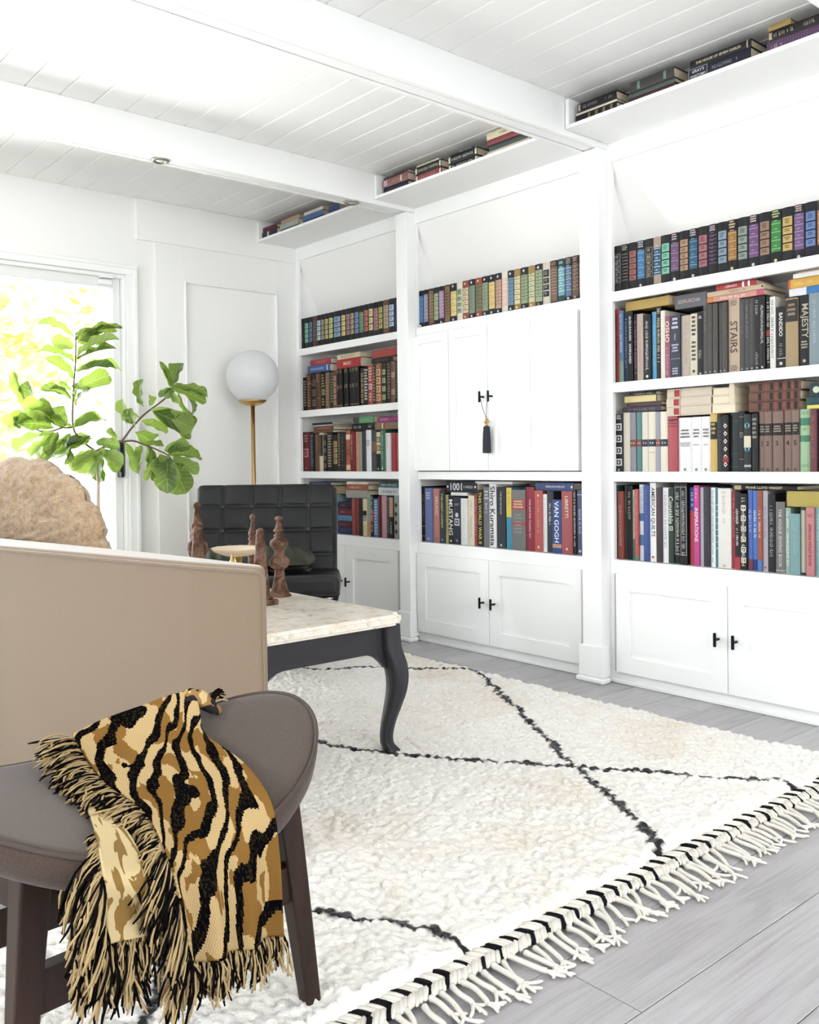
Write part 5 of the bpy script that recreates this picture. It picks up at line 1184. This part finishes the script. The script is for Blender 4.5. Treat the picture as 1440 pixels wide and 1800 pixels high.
L2|-4358.5|-4318.7|216|94694a|H5-95:caa77c|tan leather book with gilt tooling
L2|-4318.7|-4275.6|217|24332c|H10-95:8aa38a|dark green leather book
L2|-4275.6|-4240.6|216|8a4a3a|N5:e0b48f|red brown leather book with pale dots
L2|-4240.6|-4206.8|223|191817|H88-97:b39b74 D1:776 H48-58:a98 B5-7:a86|first of the matching black gilt set
L2|-4206.8|-4179.4|223|191817|H88-97:b39b74 H48-58:a98 B5-7:a86|second of the matching black gilt set
L2|-4179.4|-4152.2|223|191817|H88-97:b39b74 H48-58:a98 B5-7:a86|third of the matching black gilt set
L2|-4152.2|-4123.8|223|191817|H88-97:b39b74 H48-58:a98 B5-7:a86|fourth of the matching black gilt set
L2|-4123.8|-4094.0|223|191817|H88-97:b39b74 H48-58:a98 B5-7:a86|fifth of the matching black gilt set
L2|-4094.0|-4061.7|223|191817|H88-97:b39b74 H48-58:a98 B5-7:a86|sixth of the matching black gilt set
L2|-4061.7|-4026.7|223|1b1a19|H88-97:c9b48a H48-58:a98 B5-7:a86|seventh and widest of the matching black gilt set
L2|-4023.8|-3995.0|211|4a3324|N6:c9a877|dark brown leather book with gilt dots
L2|-3995.0|-3947.9|212|1a1a1a|H10-95:e0dcd0|black leather book with white blocks
L2|-3947.9|-3905.7|217|c4514d|N1:f2d8c8 H5-30:eca H60-95:fdc|coral red leather book with cream panels
L2|-3905.7|-3875.2|218|3f2d20|H8-95:caa87a|brown leather book with fine gilt lines
L2|-3875.2|-3825.7|223|a0583f|N4:e8c79c H88-96:db9|rust leather book with cream rings
L2|-3825.7|-3789.1|221|26382c|N4:cfe0a0|dark green leather book with pale squares
L2|-3789.1|-3750.3|224|3c3029|H10-95:a9927a|dark umber leather book
L2|-3750.3|-3713.2|223|8f5f48|F1:e5c39c N2:e8c8a0|tan leather book with long gilt frame
L2|-3713.2|-3677.2|221|3f463c|H10-95:676|grey green leather book by the pilaster
L3|-4594.0|-4522.4|237|7a2228|H70-92:d9a08a N1:d99 O8:c88|thick dark red book
L3|-4522.4|-4484.9|228|262c40|H8-95:8f97ad|navy book with silver marks
L3|-4482.4|-4419.3|224|7a5538|M55-95:c9985f|plain brown book
L3|-4419.3|-4382.9|227|e0d3b8|B40-95:23211f M42-94:db9|cream and black book
L3|-4382.9|-4349.3|214|1d1a18|N4:b08a6a|black book with small red and tan squares
L3|-4349.3|-4291.6|222|1f211c|H10-95:c7b990|black book with sage gilt pattern
L3|-4291.6|-4244.9|212|191816|P4:c0a26a|black book with large gold panels
L3|-4244.9|-4210.3|228|201c17|H10-95:b99a5f|slim black book with gold pattern
L3|-4210.3|-4168.4|225|18181a|M10-92:998|black book with grey script
L3|-4168.4|-4123.4|233|b5623f|B78-90:f0d0a8 N1:7a3a28 B4-16:efc898|rust orange book with a dark figure
L3|-4123.4|-4076.7|224|7e1f28|M30-92:e9cdb4|wine red book with cream lettering
L3|-4076.7|-4035.0|223|df8f6f|M40-95:f0b898|salmon orange book
L3|-4035.0|-4011.2|220|8fb39a|M40-90:a9c7b0|slim sage green book
L3|-4011.2|-3977.4|227|3d343b||dark plum book
L3|-3977.4|-3929.9|229|edeef2|M80-95:ccc H60-76:88a|white book with grey lettering
L3|-3929.9|-3885.9|228|4c4c50|B48-72:8f6650 B40-42:332|dark grey book with brown label
L3|-3885.9|-3844.5|223|1b1b1c|B42-96:e3d39a N4:222 O6:ddd|black book with cream upper half
L3|-3844.5|-3796.9|226|3f7560|M8-96:cfe0d0 O7:dfe|green book with white lettering
L3|-3796.9|-3754.6|207|f0eeec|M60-95:dcc|plain white book
L3|-3754.6|-3720.1|204|c0394c|M10-95:d06070|crimson book
L3|-3720.1|-3684.1|205|cf5a50|M10-95:e08070|coral book by the pilaster
L4|-4448.1|-4351.1|228|6a4a3a||brown book mostly hidden behind the black chair
L4|-4351.1|-4272.3|230|3d4a5a||slate book mostly hidden behind the black chair
L4|-4272.3|-4252.1|231|9ab8cf||slim pale blue book beside the short pile
L4|-4108.7|-4075.5|205|ad4a42|M10-90:c9776a D1:822|red leather book with tooled spine
L4|-4075.5|-4038.9|206|9c3f3a|M20-92:b8655a|second red leather book
L4|-4038.9|-4001.3|209|1c1a1b|M20-90:433|plain black book right of the red pair
L4|-4001.3|-3967.0|208|ecd9a8|B55-68:1b1b1b N1:222 B30-50:f3ead5|cream book with black band
L4|-3967.0|-3933.0|228|a9c9b0|B0-35:d9a262 M40-95:687|pale green book with orange foot
L4|-3933.0|-3904.9|231|1a1a1c|B35-62:c4433f M5-95:eee|black book with red patch
L4|-3904.9|-3865.4|210|5f8fcb|H5-95:e8eef6|blue and white book
L4|-3865.4|-3848.1|224|74303a||slim maroon book
L4|-3848.1|-3801.8|228|e8a9b8|M20-90:f3c6d0|pink book
L4|-3801.8|-3773.5|229|2a3440|M10-95:9fb0c0|dark slate book with pale lettering
L4|-3773.5|-3741.5|230|1b1b1d|B50-96:dcb184 M10-40:eee|tan topped black book
L4|-3741.5|-3703.9|231|b9bdbc|D4:2a2a2c|grey book with black diamonds
"""
FLATS="""
R2|-2235.9|-2030.6|1520.5|37.9|c2a04c||olive gold book lying left end
R2|-2009.1|-1873.2|1497.4|53.6|6a6c72|T18-88:d8b8b4:EDRUSCHA|grey book lettered EDRUSCHA lying flat
R2|-1869.4|-1644.8|1503.7|20.4|e8a08c|B88-100:e88a4a B0-12:e05a80 M30-75:fee|salmon pink book at the foot of the LIBRARY stack
R2|-1868.2|-1642.0|1524.0|19.2|dcc3a4|M30-60:a66 O3:333|beige book in the middle of the LIBRARY stack
R2|-1834.0|-1675.0|1543.3|21.3|c43a3c|T46-76:f6dada:LIBRARY B29-34:fff B15-20:fff|red book lettered LIBRARY topping a stack
R2|-1552.3|-1442.7|1480.6|27.3|3f86cc|B44-100:e4e4e6|blue and white book under the yellow one
R2|-1555.6|-1442.7|1507.9|32.6|ebb53c|B93-100:d8602c M20-80:f6d07a|yellow book lying near right edge
R2|-1534.5|-1442.7|1540.5|16.7|ece6dd||thin white book on the yellow one
R2|-1521.2|-1442.7|1557.2|6.8|b9a08a||thin tan book topping the right stack
R3|-2258.6|-2074.5|1109.3|22.2|4a3f4c|M15-85:889|plum book lying at the foot of the left stack
R3|-2226.9|-2071.1|1131.4|17.1|5a3f48||thin maroon book lying in the left stack
R3|-2247.5|-2091.7|1148.5|27.0|e2cf8c|B0-3:443|pale yellow book lying in the left stack
R3|-2219.6|-2095.2|1175.6|12.2|2a2622|M10-80:ccb|thin black book topping the left stack
R3|-2048.6|-1854.6|1084.6|35.3|d8c9b3|N0 B68-69:a33 V74:b33 V80:b33|cream volume with red emblems, lowest of three
R3|-2048.6|-1854.6|1119.9|35.3|d8c9b3|B68-69:a33 V74:b33 V80:b33|cream volume with red emblems, middle of three
R3|-2048.6|-1854.6|1155.2|35.3|d8c9b3|B68-69:a33 V74:b33 V80:b33|cream volume with red emblems, top of three
R3|-1852.1|-1753.4|1086.2|35.0|e2d2ba||cream book with pages outward, lowest of three
R3|-1852.1|-1753.4|1121.2|31.6|e2d2ba||cream book with pages outward, middle of three
R3|-1852.1|-1754.6|1152.8|29.3|e2d2ba||cream book with pages outward, top of three
R3|-1706.2|-1515.1|1084.1|36.0|7a5242|V8:2a1c18 V22:2a1c18 V38:2a1c18 V55:2a1c18 V78:2a1c18 B15-16:c54 B30-31:c54 B46-47:c54 B66-67:c54|brown leather volume with dark labels, lowest of three
R3|-1702.7|-1512.4|1120.1|34.9|7a5242|V8:2a1c18 V22:2a1c18 V38:2a1c18 V55:2a1c18 V78:2a1c18 B15-16:c54 B30-31:c54 B46-47:c54 B66-67:c54|brown leather volume with dark labels, middle of three
R3|-1699.2|-1509.7|1155.0|33.8|7a5242|V8:2a1c18 V22:2a1c18 V38:2a1c18 V55:2a1c18 V78:2a1c18 B15-16:c54 B30-31:c54 B46-47:c54 B66-67:c54|brown leather volume with dark labels, top of three
R3|-1490.2|-1423.9|1085.1|13.5|e8d860||thin yellow book near the right edge
R3|-1491.2|-1423.9|1098.6|28.0|24505a|B88-100:2a6a50|dark teal book lying near the right edge
R3|-1479.7|-1423.9|1126.6|47.6|2a4048|W60:cdb|thick dark teal book with gold flower
R4|-1770.2|-1525.0|802.2|16.6|1f1d18|T22-78:dcd3a0:FRANK_LLOYD_WRIGHT B86-97:cb8|thin black book lettered FRANK LLOYD WRIGHT
R4|-1564.5|-1446.1|745.5|55.0|c3b04e|B98-100:443|thick olive yellow book lying flat
M4|-3287.6|-3169.5|748.2|17.0|e9e9ea||thin white book lying flat
M4|-3321.8|-3106.8|765.2|55.5|23262e|T48-86:f0f0f0:1001 M10-42:ddd O95:eee O5:eee|black book lettered 1001 lying flat
M4|-3117.5|-2875.4|808.0|13.7|efefef||thin white book lying under the shelf top
M4|-2736.3|-2519.2|782.4|37.2|4a5a8a|T22-72:e4e4ee:SEVEN_DE_PATES_DO O4:dde|slate blue book lying flat
L2|-4526.1|-4302.8|1453.9|43.6|4a6fb0|M25-85:e8eef8 V10:cde|blue book lying flat under the red one
L2|-4505.2|-4297.3|1497.5|34.0|c43f46|M25-70:e99|small red book lying on the blue one
L2|-4236.6|-4015.7|1455.7|53.7|c0343c|T38-70:f3d9a0:MARS|red book lettered MARS lying flat
L2|-4230.5|-4018.6|1509.4|28.2|e6d7b0|S6:433|cream patterned book lying on MARS
L2|-3909.8|-3729.6|1457.1|30.3|2b2c2c|M20-80:777|black worn book lying flat by pilaster
L2|-3909.8|-3703.2|1487.4|43.3|c44f4a||red book lying on the black worn one
L3|-4480.6|-4283.6|1095.2|15.1|7a5640|M20-80:a86|brown book lying flat, lower
L3|-4480.6|-4282.1|1110.3|24.5|8a5238|M10-80:c97|rust brown book lying flat, upper
L3|-4484.8|-4291.5|1134.8|8.5|c9cdd8||thin silver book lying flat
L3|-4484.8|-4283.6|1143.3|12.3|2a2626||thin dark book topping the left pile
L3|-4097.2|-3894.1|1097.1|40.1|17171a|M55-90:e8e8e8 M12-25:ddd|black book with white scrawl lying flat
L3|-4084.7|-3898.3|1137.2|37.4|6fb079|B70-100:4a5048 M20-60:9c9|green book lying flat with dark head
L3|-3894.1|-3680.7|1095.5|40.7|9a8068|V68:ecb V62:a33|tan book lying flat by pilaster
L3|-3865.0|-3680.7|1136.2|26.7|b0458a|M50-85:e9b8d8|magenta book lying on the tan one
L4|-4245.0|-4104.9|508.0|37.4|2c3a6a|M50-80:99b|navy book, bottom of the short pile
L4|-4245.0|-4104.9|545.4|39.2|5a2433|M50-80:b88|burgundy book, second from bottom of the short pile
L4|-4245.0|-4104.9|584.7|30.1|5fa0d0|M10-90:357|bright blue book in the short pile
L4|-4245.0|-4104.9|614.8|40.2|6e2030|M50-80:c99|wine red book, fourth from bottom of the short pile
L4|-4245.0|-4104.9|655.0|38.3|34233a|M50-80:a9a|dark purple book topping the short pile
L4|-4419.4|-4170.1|738.8|44.9|9a845f|M60-90:875|tan book lying flat behind the black chair back
L4|-4526.7|-4307.4|783.7|21.9|2c3f78|M20-80:dde|navy book lying on the tan one
L4|-4164.8|-3963.3|716.9|45.1|b0aaa6||grey book lying flat under the rust one
L4|-4161.0|-3959.7|762.0|33.4|b0603f|M30-85:f0d8c0|rust book lying on the grey one
L4|-4155.0|-3961.9|795.4|15.3|f0e6d8|M30-70:ba9|thin white book topping the rust one
L4|-3863.9|-3690.7|738.6|42.2|cfd9d6|M10-80:333|pale book with dark lettering lying by pilaster
L4|-3861.1|-3690.7|780.9|28.4|4a6a6c|M10-90:cde|grey teal book lying by pilaster
RL|-2267.9|-2074.9|2225.0|34.3|241b1c|V12:8f7f4a V30:8f7f4a V48:8f7f4a V66:8f7f4a V84:2a2a4a|black gilt panelled book at left end
RL|-2267.9|-2074.9|2259.3|8.6|e8e0d2||thin white book in the first stack
RL|-2259.0|-2076.5|2267.9|34.2|1d1a1d|M45-85:b9a9b0 M8-30:a99 V95:cba|black lettered book topping the first stack
RL|-2026.1|-1830.1|2225.0|25.0|4f2a30|M20-80:6a444a|maroon book at the foot of the second stack
RL|-2022.9|-1827.9|2250.0|17.5|55605e||grey green book in the second stack
RL|-2014.8|-1830.1|2267.5|38.7|4a4543|V80:7fa09a V20:7fa09a|dark brown book with pale green labels
RL|-1772.1|-1539.6|2225.0|47.1|1c1e2e|F0 Y70-98:dddde4:GRAY'S|black book lettered GRAY'S ANATOMY
RL|-1768.6|-1542.1|2272.1|29.4|1d1b20|T16-90:e0d6b4:THE_HOUSE_OF_SEVEN_GABLES B5-7:cb9|black book lettered THE HOUSE OF SEVEN GABLES
RL|-1486.2|-1314.7|2225.0|38.4|6a4a6e|S12:8a6a90 M70-90:cba|mauve book at right end
RL|-1478.2|-1309.0|2263.4|31.8|241c1e|M50-90:d9c9a8 M10-35:cba V97:cb9|black gilt lettered book at right end
RL|-1478.2|-1404.4|2295.2|18.6|b39a52||short olive book topping the right end stack
ML|-3462.2|-3278.7|2225.0|35.3|2c3044|M20-80:556|navy book at left end
ML|-3464.8|-3277.8|2260.3|38.4|b07a70|M15-60:d9b0a0 V92:ecd V84:ecd V25:fed|salmon book on the navy one
ML|-3457.9|-3277.8|2298.7|11.1|4a4038||thin dark book topping the first stack
ML|-3217.1|-3042.5|2225.0|36.8|a8484c|S8:e0a0a0 V96:eed V4:eed|red book with cream ends
ML|-3217.1|-3042.5|2261.8|34.8|262a28|M10-90:e0dcc4 V97:eed V3:eed|black book with cream lettering over the red one
ML|-3206.9|-3053.7|2296.6|6.8|ded2b8||thin cream book topping the second stack
ML|-2992.5|-2815.1|2225.0|30.6|23231f|M10-90:e6dfc0 V97:eed V3:eed|black cream lettered book, lower of the third stack
ML|-2992.5|-2815.1|2255.6|35.3|20242a|M10-90:d9d6c6 V97:eed V3:eed|black cream lettered book, upper of the third stack
ML|-2980.2|-2825.3|2290.9|8.3|4a4c46|M10-60:ccc|thin grey book topping the third stack
ML|-2754.5|-2507.6|2225.0|22.2|d9cdb0||ivory book at the foot of the fourth stack
ML|-2741.2|-2519.7|2247.2|24.8|4a5856||grey teal book in the fourth stack
ML|-2747.9|-2550.2|2272.0|24.8|9c4648||red book in the fourth stack
ML|-2753.2|-2568.6|2296.8|31.0|eadcb8|M20-60:ba9|cream book topping the fourth stack
LL|-4580.0|-4423.1|2225.0|43.3|2c3144|V55:dde V62:dde|navy book with white bars at left end
LL|-4580.0|-4428.1|2268.3|25.8|6f2c30||dark red book topping the left end
LL|-4385.3|-4205.0|2225.0|17.0|1f2226||thin black book under the pale one
LL|-4387.2|-4202.2|2242.0|32.1|b9c6c0|M20-60:dca|pale grey green book
LL|-4385.3|-4200.3|2274.1|23.1|c9a17a||tan book topping the pale one
LL|-4164.9|-3974.2|2225.0|19.4|4a4a66||grey violet book under the blue one
LL|-4164.9|-3975.9|2244.4|30.1|5a7fb8||blue book with pale edges
LL|-4153.8|-3975.9|2274.5|16.5|efe6cf|M30-60:a98|cream book topping the blue one
LL|-3915.3|-3824.9|2225.0|51.3|4a5a88||slate blue book partly hidden by beam
"""

rb = random.Random(23)
for ln in BOOKS.strip().split('\n'):
    k, a, b_, h, c, deco, desc = ln.split('|'); x0, x1, h = float(a)/1000, float(b_)/1000, float(h)/1000
    dep = 0.088 if k[1] == '1' else min(0.225, max(0.13, h*rb.uniform(0.66, 0.76)))
    yy = 3.092+(0.0 if k[1] == '1' else rb.uniform(-0.002, 0.010))
    book(k, x0, x1, h, dep, c, deco, desc+', '+PLACE[k], 'books standing on the '+PLACE[k], base=SHZ[4-int(k[1])]+0.0003, yf=yy, rnd=rb, bulge=None if k[1] in '123' and k != 'R2' else 0.002)
for ln in FLATS.strip().split('\n'):
    k, a, b_, z, th, c, deco, desc = ln.split('|'); x0, x1, z, th = (float(v)/1000 for v in (a, b_, z, th))
    up_ = k[1] == 'L'; y = (2.822 if up_ else 3.092)+rb.uniform(0, 0.008); dep = min(0.2, max(0.12, (x1-x0)*0.72)) if not up_ else rb.uniform(0.13, 0.17)
    o = book(k, x1-th, x1, x1-x0, dep, c, deco, desc+', '+PLACE[k], 'books lying on the '+PLACE[k], base=z+0.0004, yf=y, rnd=rb, bulge=min(0.003, th*0.12))
    o.location = (x1, y, z+0.0004); o.rotation_euler = (0, -R90, 0)
    if desc.startswith('cream book with pages outward'):
        o.location = (x0, y+dep, z+0.0004); o.rotation_euler = (0, -R90, math.pi)
# the loose upright book leaning at the end of the page-outward pile
book('R3', 0, 0.022, 0.102, 0.10, 'e6d6bc', '', 'small cream book standing upright on the row, third shelf, right bookcase', 'books lying on the third shelf, right bookcase', base=0.868+0.250, yf=3.09, rnd=rb).location = (-1.779, 3.09, 0.868+0.2495)
